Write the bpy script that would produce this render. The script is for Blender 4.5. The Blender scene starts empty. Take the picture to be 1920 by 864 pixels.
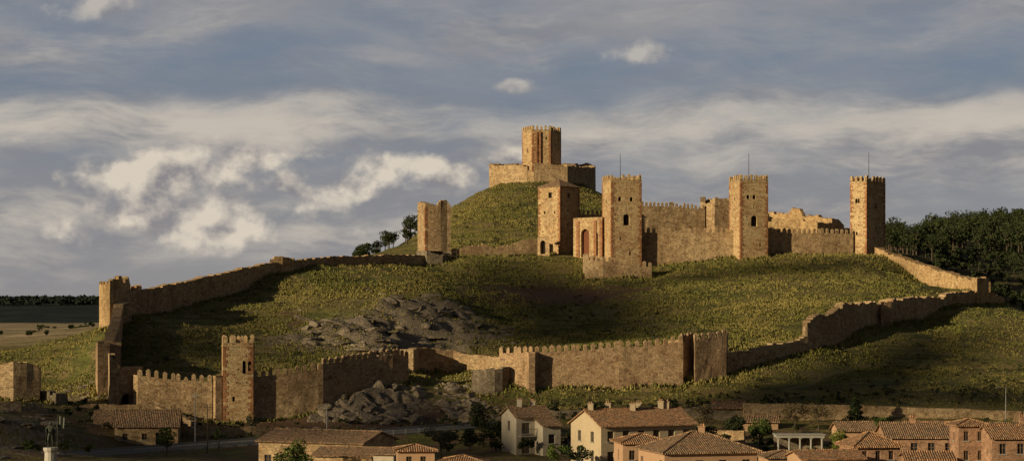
import bpy, math, random
import numpy as np
from mathutils import Vector
random.seed(7); rng=np.random.default_rng(7)
F=3600.; HZ=600.
# survey helpers: bearing / elevation readings taken from the viewpoint -> world metres
def X(b,Y): return (b-960.)*Y/F
def Z(e,Y): return (HZ-e)*Y/F
scene=bpy.context.scene
def lin(r,g,b,k=1.):
    f=lambda c:((c/255+.055)/1.055)**2.4 if c>10 else c/255/12.92
    return (f(r)*k,f(g)*k,f(b)*k,1)

# ---------------------------------------------------------------- node helpers
class G:
    def __init__(s,nt): s.nt=nt
    def put(s,sock,v):
        if isinstance(v,bpy.types.NodeSocket): s.nt.links.new(v,sock)
        elif v is not None: sock.default_value=v
    def m(s,op,a,b=None,c=None,clamp=False):
        n=s.nt.nodes.new('ShaderNodeMath'); n.operation=op; n.use_clamp=clamp
        s.put(n.inputs[0],a); s.put(n.inputs[1],b)
        if c is not None: s.put(n.inputs[2],c)
        return n.outputs[0]
    def mix(s,f,a,b,mode='MIX'):
        n=s.nt.nodes.new('ShaderNodeMix'); n.data_type='RGBA'; n.blend_type=mode
        s.put(n.inputs[0],f); s.put(n.inputs[6],a); s.put(n.inputs[7],b); return n.outputs[2]
    def sstep(s,v,a,b):
        n=s.nt.nodes.new('ShaderNodeMapRange'); n.interpolation_type='SMOOTHSTEP'
        s.put(n.inputs[0],v); n.inputs[1].default_value=a; n.inputs[2].default_value=b; return n.outputs[0]
    def noise(s,vec,scale,detail=4,rough=.55,dist=0.):
        n=s.nt.nodes.new('ShaderNodeTexNoise'); s.put(n.inputs['Vector'],vec)
        n.inputs['Scale'].default_value=scale; n.inputs['Detail'].default_value=detail
        n.inputs['Roughness'].default_value=rough; n.inputs['Distortion'].default_value=dist
        return n.outputs['Fac']
    def voro(s,vec,scale,out='Distance',feature='F1'):
        n=s.nt.nodes.new('ShaderNodeTexVoronoi'); n.feature=feature; s.put(n.inputs['Vector'],vec)
        n.inputs['Scale'].default_value=scale; return n.outputs[out]
    def coord(s,k='Object'):
        return s.nt.nodes.new('ShaderNodeTexCoord').outputs[k]
    def comb(s,x,y,z):
        n=s.nt.nodes.new('ShaderNodeCombineXYZ')
        for i,v in enumerate((x,y,z)): s.put(n.inputs[i],v)
        return n.outputs[0]
    def sep(s,v):
        n=s.nt.nodes.new('ShaderNodeSeparateXYZ'); s.put(n.inputs[0],v); return n.outputs
    def vm(s,op,a,b):
        n=s.nt.nodes.new('ShaderNodeVectorMath'); n.operation=op; s.put(n.inputs[0],a); s.put(n.inputs[1],b); return n.outputs[0]
    def attr(s,name):
        n=s.nt.nodes.new('ShaderNodeAttribute'); n.attribute_name=name; return n.outputs['Fac']
    def ramp(s,f,stops):
        n=s.nt.nodes.new('ShaderNodeValToRGB'); s.put(n.inputs[0],f); cr=n.color_ramp
        while len(cr.elements)<len(stops): cr.elements.new(.5)
        for e,(p,c) in zip(cr.elements,stops): e.position=p; e.color=c if len(c)==4 else (*c,1)
        return n.outputs[0]
    def bump(s,h,dist,strength=1.):
        n=s.nt.nodes.new('ShaderNodeBump'); s.put(n.inputs['Height'],h)
        n.inputs['Distance'].default_value=dist; n.inputs['Strength'].default_value=strength; return n.outputs[0]
def newmat(name):
    m=bpy.data.materials.new(name); m.use_nodes=True; nt=m.node_tree
    b=nt.nodes['Principled BSDF']; b.inputs['Roughness'].default_value=.95
    b.inputs['Specular IOR Level'].default_value=.1
    return m,G(nt),b
def c4(c): return (*c,1)

def stone(name,c1,c2,c3,bw=.6,bh=.3,contrast=.35,bumpd=.12):
    m,g,b=newmat(name); o=g.coord(); uv=g.coord('UV')
    nb=g.noise(o,.11,4,.65); nm=g.noise(o,.6,4,.65); nf=g.noise(o,4.,2,.7)
    col=g.mix(g.sstep(nb,.4,.58),c4(c1),c4(c2))
    col=g.mix(g.m('MULTIPLY',g.sstep(nm,.5,.66),.8),col,c4(c3))
    br=g.nt.nodes.new('ShaderNodeTexBrick'); g.put(br.inputs['Vector'],g.vm('ADD',uv,g.comb(g.m('MULTIPLY',nf,.15),g.m('MULTIPLY',nm,.25),0)))
    br.inputs['Color1'].default_value=(1,1,1,1); br.inputs['Color2'].default_value=(1-contrast,)*3+(1,)
    br.inputs['Mortar'].default_value=(.68,.65,.6,1); br.inputs['Scale'].default_value=1
    br.inputs['Brick Width'].default_value=bw; br.inputs['Row Height'].default_value=bh; br.inputs['Mortar Size'].default_value=.03
    br.inputs['Mortar Smooth'].default_value=.5
    col=g.mix(.75,col,br.outputs['Color'],'MULTIPLY')
    vo=g.voro(g.vm('MULTIPLY',uv,(1.1,2.2,1)),1.,'Color'); vr,vg,_=g.sep(vo)
    col=g.mix(g.m('MULTIPLY',g.sstep(vr,.78,.86),.4),col,c4(tuple(x*.45 for x in c3)))
    col=g.mix(g.m('MULTIPLY',g.sstep(vg,.8,.86),.35),col,c4(tuple(min(.6,x*1.25) for x in c1)))
    # rain staining running down from the wall tops
    x,y,z=g.sep(o)
    st=g.noise(g.comb(g.m('MULTIPLY',x,.5),g.m('MULTIPLY',y,.5),g.m('MULTIPLY',z,.1)),1.,3,.65)
    col=g.mix(g.m('MULTIPLY',g.sstep(st,.52,.7),.3),col,(.13,.09,.06,1))
    v=g.mix(g.sstep(nf,.3,.7),(.70,.68,.66,1),(1.28,1.25,1.2,1)); col=g.mix(1.,col,v,'MULTIPLY')
    g.put(b.inputs['Base Color'],col)
    h=g.m('ADD',g.m('MULTIPLY',nf,1.),g.m('ADD',g.m('MULTIPLY',nm,.8),g.m('MULTIPLY',br.outputs['Fac'],-.35)))
    g.put(b.inputs['Normal'],g.bump(h,bumpd,.6)); return m
M_KEEP=stone('sandstone_keep',(.58,.42,.245),(.51,.35,.195),(.39,.24,.13))
M_WALL=stone('rubble_wall_stone',(.49,.36,.22),(.42,.29,.17),(.29,.19,.11),.75,.35,.45,.13)
M_RED=stone('red_masonry',(.42,.285,.175),(.47,.335,.21),(.29,.18,.108),.7,.32,.45,.13)
M_GREY=stone('grey_masonry',(.27,.225,.165),(.22,.18,.135),(.15,.12,.09),.8,.4,.45,.18)
M_ORANGE=stone('orange_ruin_stone',(.55,.38,.205),(.49,.33,.175),(.36,.22,.12),.7,.35,.45,.13)
M_QUOIN=stone('red_sandstone_quoin',(.38,.19,.10),(.33,.165,.088),(.27,.135,.075),.9,.45,.3,.06)
def plain(name,c,rough=.9,nz=.25,scale=3,metal=0.,spec=.2):
    m,g,b=newmat(name); o=g.coord(); n=g.noise(o,scale,4,.6)
    col=g.mix(n,c4(tuple(x*(1-nz) for x in c)),c4(tuple(min(1,x*(1+nz)) for x in c)))
    n2=g.noise(o,.6,3,.6); col=g.mix(g.m('MULTIPLY',g.sstep(n2,.5,.8),.35),col,c4(tuple(x*.5 for x in c)))
    g.put(b.inputs['Base Color'],col); b.inputs['Roughness'].default_value=rough; b.inputs['Metallic'].default_value=metal
    b.inputs['Specular IOR Level'].default_value=spec
    g.put(b.inputs['Normal'],g.bump(n,.03,.6)); return m
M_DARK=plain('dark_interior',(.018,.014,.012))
M_DOOR=plain('old_red_timber',(.16,.06,.03))
M_PLAST=plain('cream_plaster',(.44,.345,.23)); M_PLASTW=plain('white_plaster',(.44,.38,.30))
M_PLASTO=plain('ochre_plaster',(.42,.26,.16)); M_BRICK=stone('pale_brick',(.42,.26,.175),(.38,.23,.155),(.30,.19,.13),.35,.12,.3,.03)
M_FRAME=plain('window_frame',(.16,.10,.06)); M_GLASS=plain('window_glass',(.03,.035,.045),.15,.1,1,0,.6)
M_METAL=plain('galvanised_steel',(.25,.25,.26),.5,.1,5,.6); M_DMET=plain('dark_steel',(.06,.06,.06),.6)
M_BRONZE=plain('bronze',(.045,.05,.04),.5,.3,6,.5); M_PED=plain('pedestal_limestone',(.42,.39,.34))
M_ASPH=plain('asphalt',(.075,.072,.068)); M_CONC=plain('concrete',(.3,.28,.25)); M_PAINT=plain('road_paint',(.7,.7,.66),.8,.1)
def tiles(name,c1,c2,c3):
    m,g,b=newmat(name); uv=g.coord('UV'); o=g.coord()
    br=g.nt.nodes.new('ShaderNodeTexBrick'); g.put(br.inputs['Vector'],uv)
    br.inputs['Color1'].default_value=c4(c1); br.inputs['Color2'].default_value=c4(c2); br.inputs['Mortar'].default_value=c4(tuple(x*.4 for x in c1))
    br.inputs['Scale'].default_value=1; br.inputs['Brick Width'].default_value=.26; br.inputs['Row Height'].default_value=.42; br.inputs['Mortar Size'].default_value=.02
    br.offset=0
    n=g.noise(o,.9,4,.65); n2=g.noise(o,3.5,3,.7)
    col=g.mix(g.sstep(n,.42,.66),br.outputs['Color'],c4(c3)); col=g.mix(1.,col,g.mix(g.sstep(n2,.35,.65),(.4,.4,.4,1),(1.7,1.6,1.5,1)),'MULTIPLY')
    g.put(b.inputs['Base Color'],col)
    u,v,w=g.sep(uv)
    wv=g.m('ABSOLUTE',g.m('SINE',g.m('MULTIPLY',u,math.pi/.26)))
    g.put(b.inputs['Normal'],g.bump(g.m('ADD',wv,g.m('MULTIPLY',n2,.8)),.09,1.)); return m
M_TILE=tiles('clay_roof_tiles',(.40,.23,.13),(.30,.17,.10),(.24,.165,.105))
M_TILE2=tiles('weathered_roof_tiles',(.33,.21,.13),(.25,.165,.105),(.21,.155,.105))
def leafmat(name,c1,c2):
    m,g,b=newmat(name); o=g.coord(); n=g.noise(o,.9,2,.6); n2=g.noise(o,5,1,.6)
    f=g.sstep(g.m('ADD',g.m('MULTIPLY',n,.7),g.m('MULTIPLY',n2,.3)),.35,.65)
    g.put(b.inputs['Base Color'],g.mix(f,c4(c1),c4(c2))); b.inputs['Roughness'].default_value=.8; return m
L_PINE=leafmat('pine_needles',(.018,.028,.012),(.055,.065,.024)); L_GREEN=leafmat('green_leaves',(.035,.06,.015),(.10,.12,.03))
L_FAR=leafmat('far_forest',(.010,.017,.014),(.022,.03,.022))
L_YEL=leafmat('fresh_leaves',(.08,.10,.02),(.17,.18,.04)); L_OLIVE=leafmat('olive_leaves',(.06,.07,.04),(.12,.12,.07))
L_BROWN=leafmat('budding_twigs',(.08,.06,.035),(.13,.10,.05)); L_DARK=leafmat('dark_leaves',(.018,.026,.013),(.055,.06,.025))
L_SCRUB=leafmat('scrub_leaves',(.035,.042,.018),(.08,.08,.03))
def grassmat():
    m,g,b=newmat('grass_blades'); o=g.coord(); n=g.noise(o,.05,3,.65); n2=g.noise(o,.5,3,.7); n3=g.noise(o,7,1,.5)
    c=g.mix(g.sstep(n,.4,.6),(.15,.145,.036,1),(.25,.205,.065,1)); c=g.mix(g.sstep(n2,.5,.64),c,(.06,.065,.022,1)); c=g.mix(g.m('MULTIPLY',g.sstep(n3,.5,.7),.6),c,(.32,.275,.11,1))
    g.put(b.inputs['Base Color'],c); return m
L_GRASS=grassmat()
M_BARK=plain('bark',(.09,.065,.045))
def rockmat(name,k=1.):
    m,g,b=newmat(name); o=g.coord(); n=g.noise(o,.5,4,.65); n2=g.noise(o,3,4,.7)
    col=g.mix(g.sstep(n,.35,.65),(.31*k,.245*k,.18*k,1),(.19*k,.155*k,.12*k,1)); col=g.mix(g.sstep(n2,.47,.65),col,(.08*k,.07*k,.052*k,1))
    g.put(b.inputs['Base Color'],col); g.put(b.inputs['Normal'],g.bump(g.m('ADD',n2,n),.25,1.)); return m
M_ROCK=rockmat('limestone_rock')

# ---------------------------------------------------------------- mesh helpers
class Msh:
    def __init__(s): s.v=[];s.f=[];s.m=[]
    def face(s,pts,m=0):
        i=len(s.v); s.v+=[tuple(p) for p in pts]; s.f.append(list(range(i,i+len(pts)))); s.m.append(m)
    def box(s,o,a,b,c,m=0):
        o,a,b,c=map(Vector,(o,a,b,c)); 
        if a.cross(b).dot(c)<0: a,b=b,a
        p=[o,o+a,o+a+b,o+b,o+c,o+a+c,o+a+b+c,o+b+c]
        for q in ((3,2,1,0),(4,5,6,7),(0,1,5,4),(1,2,6,5),(2,3,7,6),(3,0,4,7)): s.face([p[k] for k in q],m)
    def cyl(s,p,q,r0,r1,m=0,n=7,cap=True):
        p=Vector(p);q=Vector(q);d=(q-p).normalized(); a=d.orthogonal().normalized(); b=d.cross(a)
        A=[p+(a*math.cos(t)+b*math.sin(t))*r0 for t in [2*math.pi*i/n for i in range(n)]]
        B=[q+(a*math.cos(t)+b*math.sin(t))*r1 for t in [2*math.pi*i/n for i in range(n)]]
        for i in range(n): j=(i+1)%n; s.face([A[i],A[j],B[j],B[i]],m)
        if cap: s.face(B,m); s.face(A[::-1],m)
def mkmesh(name,M,mats,uv=True,parent=None):
    me=bpy.data.meshes.new(name); me.from_pydata(M.v,[],M.f); me.update()
    for mt in mats: me.materials.append(mt)
    me.polygons.foreach_set('material_index',M.m)
    if uv and M.f:
        nf=len(me.polygons); nl=len(me.loops)
        nor=np.empty(nf*3); me.polygons.foreach_get('normal',nor); nor=nor.reshape(-1,3)
        tot=np.empty(nf,int); me.polygons.foreach_get('loop_total',tot)
        vi=np.empty(nl,int); me.loops.foreach_get('vertex_index',vi); co=np.array(M.v)[vi]
        N=np.repeat(nor,tot,axis=0)
        U=np.stack([-N[:,1],N[:,0],0*N[:,0]],1); l=np.linalg.norm(U,axis=1); U[l<.05]=(1,0,0); U/=np.linalg.norm(U,axis=1)[:,None]
        V=np.cross(N,U); uvs=np.stack([(co*U).sum(1),(co*V).sum(1)],1).ravel()
        L=me.uv_layers.new(name='UVMap'); L.data.foreach_set('uv',uvs)
    ob=bpy.data.objects.new(name,me); scene.collection.objects.link(ob)
    if parent: ob.parent=parent
    return ob
def empty(name,loc=(0,0,0)):
    e=bpy.data.objects.new(name,None); scene.collection.objects.link(e); return e
def polymesh(name,V,k,mat,parent=None,smooth=False):
    N=len(V); me=bpy.data.meshes.new(name); me.vertices.add(N*k); me.vertices.foreach_set('co',V.reshape(-1))
    me.loops.add(N*k); me.loops.foreach_set('vertex_index',np.arange(N*k)); me.polygons.add(N)
    me.polygons.foreach_set('loop_start',np.arange(N)*k); me.polygons.foreach_set('loop_total',np.full(N,k))
    me.update(); me.validate(); me.materials.append(mat)
    ob=bpy.data.objects.new(name,me); scene.collection.objects.link(ob)
    if parent: ob.parent=parent
    return ob
def vnoise(x,y,seed=0):
    x=np.asarray(x,float);y=np.asarray(y,float)
    xi=np.floor(x).astype(np.int64);yi=np.floor(y).astype(np.int64);xf=x-xi;yf=y-yi
    u=xf*xf*(3-2*xf);v=yf*yf*(3-2*yf)
    def h(a,b):
        n=(a*374761393+b*668265263+seed*144269504)&0xffffffff
        n=((n^(n>>13))*1274126177)&0xffffffff
        return ((n^(n>>16))&0xffff)/65535.
    return (h(xi,yi)*(1-u)+h(xi+1,yi)*u)*(1-v)+(h(xi,yi+1)*(1-u)+h(xi+1,yi+1)*u)*v
def fbm(x,y,o=4,seed=0):
    r=0;a=.5
    for i in range(o): r=r+a*vnoise(x*2**i,y*2**i,seed+i); a*=.5
    return r/(1-.5**o)

# ---------------------------------------------------------------- terrain
CP=[# outside, front
(205,757,310),(300,775,311),(416,792,313),(476,792,313),(560,792,314),(650,797,311),(750,797,311),(820,792,315),(860,765,320),
(900,752,322),(940,737,324),(1005,739,324),(1150,737,326),(1280,727,328),(1365,707,332),(1430,682,337),(1500,667,343),(1530,654,347),
(1580,632,355),(1640,610,368),(1720,602,380),(1820,573,400),(1880,577,402),
(640,705,327),(700,700,328),(760,718,328),(700,740,322),(790,705,334),(800,702,342),(860,703,343),(905,712,338),
# inner
(260,700,330),(400,702,330),(550,692,330),(620,680,334),(700,665,340),(800,666,357),(860,668,358),(930,668,352),(1000,672,333),(1150,662,335),(1280,652,337),
(1340,650,339),(1400,662,344),(1500,638,352),(1600,574,378),(1560,600,366),(1720,558,396),(1790,550,407),
(350,640,350),(450,610,368),(500,565,392),(600,600,365),(600,555,390),(600,650,345),(700,622,354),(780,586,370),(820,560,384),(700,560,388),
(800,520,414),(700,520,412),(870,620,366),(950,640,360),(950,605,384),(1050,590,394),(1130,590,392),(1050,552,418),(1130,545,424),(960,535,428),
(900,486,442),(1180,640,350),(1250,600,378),(1300,560,396),(1400,560,394),(1350,620,362),(1500,560,390),(1500,600,370),(1650,540,402),(1600,510,425),(1400,515,428),(1700,525,420),(1250,530,424),
(228,598,360),(300,590,370),(390,564,385),(500,520,405),(580,502,420),(700,502,430),(800,498,440),
# castle foot
(855,484,450),(950,480,452),(1010,476,455),(1060,484,450),(1095,520,437),(1160,520,435),(1222,520,437),(1290,494,446),(1390,490,443),(1441,482,448),(1520,478,450),(1600,478,452),(1660,482,448),
(1750,547,424),(1830,549,411),(1700,512,437),
(1000,462,475),(1150,462,475),(1400,460,480),(1600,460,480),
# upper hill
(917,353,588),(960,348,580),(1000,346,576),(1060,350,578),(1117,359,590),(1010,345,600),(1010,345,620),(930,455,490),(930,400,535),(1000,445,492),(1000,390,540),(1090,405,540),
(860,462,480),(870,420,520),(700,480,540),(760,456,550),(845,394,568),(880,370,580),(1140,375,590),(1203,400,590),(1320,432,590),(1450,440,580),(1570,440,560),
(1640,470,520),(1700,478,510),(1800,478,560),(1900,485,580),(1900,560,470),(1850,540,470),(1760,520,460),(1900,600,430),
(1750,450,700),(1900,440,700),(1850,425,780),(1650,450,700),
# right outside slope
(1840,600,380),(1900,625,370),(1600,680,344),(1750,650,352),(1500,715,330),(1700,715,325),(1900,700,330),(1900,755,298),(1700,757,298),(1500,757,300),(1300,757,303),(1150,765,304),(1000,770,306),
(1100,792,291),(1300,790,290),(1500,790,290),(1700,792,290),(1900,792,290),(1000,800,292),
# left outside
(100,742,320),(180,742,318),(100,690,380),(50,652,450),(150,642,480),(0,662,430),(30,746,301),(0,760,290),(60,800,265),(0,864,235),(100,840,262),(130,760,300),(160,700,350),(185,640,352),
(250,838,280),(340,838,275),(600,820,284),(880,800,298),(150,760,300),(330,790,297),
(400,860,262),(700,850,268),(900,840,275),(1000,850,265),(1300,845,270),(1600,845,270),(1850,845,270),
(700,600,640),(300,605,600),
]
PTS=[(X(a,c),c,Z(b,c)) for a,b,c in CP]
PTS+=[(x,250,-18.8) for x in (-40,-10,20,50,80)]+[(x,180,-20.5) for x in (-120,-60,0,60,120)]+[(x,90,-22) for x in (-150,0,150)]
PTS+=[(-170,250,-16),(-200,350,-11),(-210,450,-8),(-150,520,-6),(-180,650,-6),(-90,650,-4),(-40,620,8),(-30,560,21),(-70,540,5),(-120,450,-6),(-110,400,-8),
(0,680,25),(60,680,24),(0,760,10),(-100,760,-5),(80,760,18),(150,250,-16),(220,350,-6),(220,450,2),(240,560,15),(250,700,32),(230,780,36),(0,850,0),(130,860,24)]
PTS=np.array(PTS)
def phi(r2): return np.sqrt(r2+6.)
n=len(PTS); d2=((PTS[:,None,:2]-PTS[None,:,:2])**2).sum(2)
A=np.zeros((n+3,n+3)); A[:n,:n]=phi(d2)-np.eye(n)*.4; Pm=np.c_[np.ones(n),PTS[:,:2]/100]; A[:n,n:]=Pm; A[n:,:n]=Pm.T
W=np.linalg.solve(A,np.r_[PTS[:,2],0,0,0])
def sst(a,b,x): t=np.clip((x-a)/(b-a),0,1); return t*t*(3-2*t)
ROAD=[(X(a,c),c,Z(b,c)) for a,b,c in [(-150,870,258),(150,852,268),(330,839,276),(600,820,284),(760,808,291),(880,799,298),(960,800,302)]]
def polydist(x,y,pl):
    best=np.full(x.shape,1e9); zz=np.zeros(x.shape)
    for (ax,ay,az),(bx,by,bz) in zip(pl[:-1],pl[1:]):
        dx,dy=bx-ax,by-ay; t=np.clip(((x-ax)*dx+(y-ay)*dy)/(dx*dx+dy*dy),0,1)
        d=np.hypot(x-ax-t*dx,y-ay-t*dy); k=d<best; best=np.where(k,d,best); zz=np.where(k,az+t*(bz-az),zz)
    return best,zz
def H(x,y):
    x=np.atleast_1d(np.asarray(x,float)); y=np.atleast_1d(np.asarray(y,float)); sh=x.shape; x=x.ravel();y=y.ravel()
    out=np.empty(len(x))
    for i in range(0,len(x),20000):
        a=x[i:i+20000];b=y[i:i+20000]
        K=phi((a[:,None]-PTS[None,:,0])**2+(b[:,None]-PTS[None,:,1])**2)
        out[i:i+20000]=K@W[:n]+W[n]+W[n+1]*a/100+W[n+2]*b/100
    dx=np.maximum(np.maximum(-190-x,x-240),0); dy=np.maximum(np.maximum(80-y,y-850),0)
    w=1-sst(0,260,np.hypot(dx,dy))
    base=-22+19*sst(150,900,y)+(fbm(x/160,y/160,3,9)-.5)*6*sst(0,300,np.hypot(dx,dy))
    base=base+38*np.exp(-((x-380)/190)**2-((y-800)/230)**2)
    base=base+(46+20*(fbm(x/330,y/420,4,5)-.5))*np.exp(-((y-3100)/550)**2)*(.9+.1*np.sin(x/900))+95*sst(4200,7500,y)*fbm(x/1500,y/1500,3,15)*.45
    z=out*w+base*(1-w)
    z=z+w*.42*((fbm(x/14,y/14,4,2)-.5)*4.2+(fbm(x/3.,y/3.,3,4)-.5)*1.0)
    z=z+w*.10*np.sin(z*2.6+3*fbm(x/20,y/20,2,8))*sst(330,350,y)
    rb=np.exp(-((x-X(710,354))/18)**2-((y-354)/13)**2)+np.exp(-((x-X(800,374))/12)**2-((y-374)/12)**2)
    z=z+np.clip(rb,0,1)*(np.abs(fbm(x/5.5+y/9,y/5.,4,33)-.5)*8.5-.8)
    rd,rz=polydist(x,y,ROAD); k=1-sst(4.2,8.,rd); z=z*(1-k)+(rz-.12)*k
    return z.reshape(sh)
def h1(x,y): return float(H([x],[y])[0])
def axis(a,b,st,lo,hi):
    c=list(np.arange(a,b,st)); s=st; v=b
    while v<hi: c.append(v); s*=1.1; v+=s
    c.append(hi); s=st; v=a-st; pre=[]
    while v>lo: pre.append(v); s*=1.1; v-=s
    return np.array([lo]+pre[::-1]+c)
xs=axis(-110,190,.9,-9000,9000); ys=axis(195,620,.9,-1500,12000)
GX,GY=np.meshgrid(xs,ys); GZ=H(GX.ravel(),GY.ravel()); gx=GX.ravel();gy=GY.ravel()
me=bpy.data.meshes.new('ground'); nv=len(gx)
me.vertices.add(nv); me.vertices.foreach_set('co',np.stack([gx,gy,GZ],1).ravel())
nx,ny=len(xs),len(ys); idx=np.arange(nv).reshape(ny,nx)
Q=np.stack([idx[:-1,:-1],idx[:-1,1:],idx[1:,1:],idx[1:,:-1]],-1).reshape(-1,4)
me.loops.add(Q.size); me.loops.foreach_set('vertex_index',Q.ravel()); me.polygons.add(len(Q))
me.polygons.foreach_set('loop_start',np.arange(len(Q))*4); me.polygons.foreach_set('loop_total',np.full(len(Q),4))
me.polygons.foreach_set('use_smooth',np.ones(len(Q),bool)); me.update()
def blob(b,Y,rx,ry): return np.exp(-((gx-X(b,Y))/rx)**2-((gy-Y)/ry)**2)
pathm=np.zeros(nv)
PATHS=[(610,358),(640,374),(700,388),(770,405),(800,425),(790,440)]
for pl,wd in ((PATHS,.2),([(1420,318),(1600,338),(1750,352),(1920,370)],.3),([(200,316),(330,300),(480,296)],1.2),([(100,470),(0,420),(-80,400)],1.5)):
    d,_=polydist(gx,gy,[(X(a,c),c,0) for a,c in pl]); pathm=np.maximum(pathm,1-sst(wd,wd+1.,d))
soil=np.clip(1.2*blob(1070,416,19,14)+.8*blob(650,312,22,6)+.6*blob(1000,305,40,9)+.5*(gy<290)*1.+.5*blob(1850,480,30,40)+.7*blob(300,300,25,8)+.4*blob(1000,480,20,14)+.6*blob(840,318,14,8)+.6*blob(860,396,20,12)+.4*blob(1500,318,40,10)+.45*blob(560,368,14,12)+.35*blob(1420,395,18,10)+.45*blob(1000,366,18,8),0,1)
rock=np.clip(1.0*blob(690,354,18,12)+1.*blob(800,374,12,12)+1.0*blob(690,321,13,6)+.8*blob(20,262,12,22)+.6*blob(130,318,9,14)+.7*blob(905,366,16,6)+.6*blob(600,346,12,7),0,1)
fields=sst(430,560,gy)*(gx<-45)*(1-sst(1300,1700,gy))
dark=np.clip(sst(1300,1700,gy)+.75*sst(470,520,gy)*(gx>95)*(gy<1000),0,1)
for nm,ar in (('path',pathm),('soil',soil),('rock',rock),('dark',dark),('fields',fields)):
    a=me.attributes.new(nm,'FLOAT','POINT'); a.data.foreach_set('value',ar.astype(np.float32))
m,g,b=newmat('grassland'); o=g.coord()
n1=g.noise(o,.035,3,.6); n2=g.noise(o,.25,5,.68); n3=g.noise(o,1.6,4,.75)
x,y,z=g.sep(o); ter=g.noise(g.comb(g.m('MULTIPLY',x,.06),g.m('MULTIPLY',y,.06),g.m('MULTIPLY',z,1.3)),1.,3,.6)
col=g.mix(g.sstep(n1,.4,.6),(.125,.125,.036,1),(.20,.165,.055,1)); col=g.mix(g.m('MULTIPLY',g.sstep(n2,.47,.62),.85),col,(.235,.17,.08,1))
col=g.mix(g.m('MULTIPLY',g.sstep(ter,.5,.6),.65),col,(.065,.068,.023,1))
col=g.mix(g.m('MULTIPLY',g.sstep(n3,.48,.62),.75),col,(.04,.046,.017,1))
sl=g.sstep(g.m('ADD',g.attr('soil'),g.m('MULTIPLY',g.m('SUBTRACT',n2,.5),1.6)),.35,.7)
col=g.mix(sl,col,g.mix(n3,(.085,.052,.034,1),(.17,.105,.066,1)))
rk=g.sstep(g.m('ADD',g.attr('rock'),g.m('MULTIPLY',g.m('SUBTRACT',n3,.5),2.2)),.45,.7)
col=g.mix(rk,col,g.mix(n3,(.11,.09,.07,1),(.29,.23,.165,1)))
pm=g.sstep(g.m('ADD',g.attr('path'),g.m('MULTIPLY',g.m('SUBTRACT',n3,.5),.9)),.4,.7)
col=g.mix(g.m('MULTIPLY',pm,.35),col,(.25,.19,.11,1))
fn=g.noise(g.comb(g.m('MULTIPLY',x,.008),g.m('MULTIPLY',y,.025),0),1.,4,.7)
fc=g.ramp(fn,[(.3,(.14,.12,.06)),(.43,(.36,.27,.165)),(.5,(.18,.15,.08)),(.58,(.40,.30,.185)),(.72,(.12,.11,.055))])
col=g.mix(g.attr('fields'),col,fc)
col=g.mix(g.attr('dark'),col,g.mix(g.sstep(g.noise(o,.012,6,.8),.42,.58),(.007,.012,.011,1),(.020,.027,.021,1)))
g.put(b.inputs['Base Color'],col); g.put(b.inputs['Normal'],g.bump(g.m('ADD',g.m('MULTIPLY',n2,1.5),n3),.5,1.))
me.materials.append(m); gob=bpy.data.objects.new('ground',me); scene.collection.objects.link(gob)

# ---------------------------------------------------------------- grass
def tuftat(x,Yv,hmin,hmax,blades,wid):
    z=H(x,Yv); V=[]
    for i in range(blades):
        a=rng.uniform(0,2*np.pi,len(x)); h=rng.uniform(hmin,hmax,len(x)); ox=rng.normal(0,.2,len(x)); oy=rng.normal(0,.2,len(x))
        w=h*wid/.25*.5+.04; ln=rng.uniform(-.5,.5,len(x))*h; a2=rng.uniform(0,6.28,len(x))
        p1=np.stack([x+ox-np.cos(a)*w,Yv+oy-np.sin(a)*w,z-.08],1); p2=np.stack([x+ox+np.cos(a)*w,Yv+oy+np.sin(a)*w,z-.08],1)
        p3=np.stack([x+ox+np.cos(a2)*ln,Yv+oy+np.sin(a2)*ln,z+h],1); V.append(np.stack([p1,p2,p3],1))
    return np.concatenate(V)
def tufts(name,N,region,mat,hmin,hmax,blades=4,wid=.16,filt=None):
    b0,b1,y0,y1=region
    Yv=rng.uniform(y0,y1,N); B=rng.uniform(b0,b1,N); x=X(B,Yv)
    keep=(fbm(x/9,Yv/9,3,21)*.5+fbm(x/2.2,Yv/2.2,2,22)*.5)>rng.uniform(.38,.6,N); x=x[keep];Yv=Yv[keep]
    if filt is not None: k=filt(x,Yv); x=x[k];Yv=Yv[k]
    k=np.exp(-((x-X(1070,416))/18)**2-((Yv-416)/13)**2)<rng.uniform(.1,.8,len(x)); x=x[k];Yv=Yv[k]
    k=np.exp(-((x-X(700,356))/17)**2-((Yv-356)/12)**2)+np.exp(-((x-X(800,374))/11)**2-((Yv-374)/11)**2)<rng.uniform(.1,1.1,len(x)); x=x[k];Yv=Yv[k]
    return polymesh(name,tuftat(x,Yv,hmin,hmax,blades,wid),3,mat)
nopath=lambda x,y:(polydist(x,y,ROAD)[0]>5)
tufts('grass',90000,(225,1800,330,450),L_GRASS,.10,.42,filt=nopath)
tufts('grass',22000,(840,1140,455,585),L_GRASS,.1,.45)
tufts('grass',34000,(900,1990,296,400),L_GRASS,.08,.34,3,filt=nopath)
tufts('grass',18000,(-20,300,300,440),L_GRASS,.08,.38,3,filt=nopath)

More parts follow.
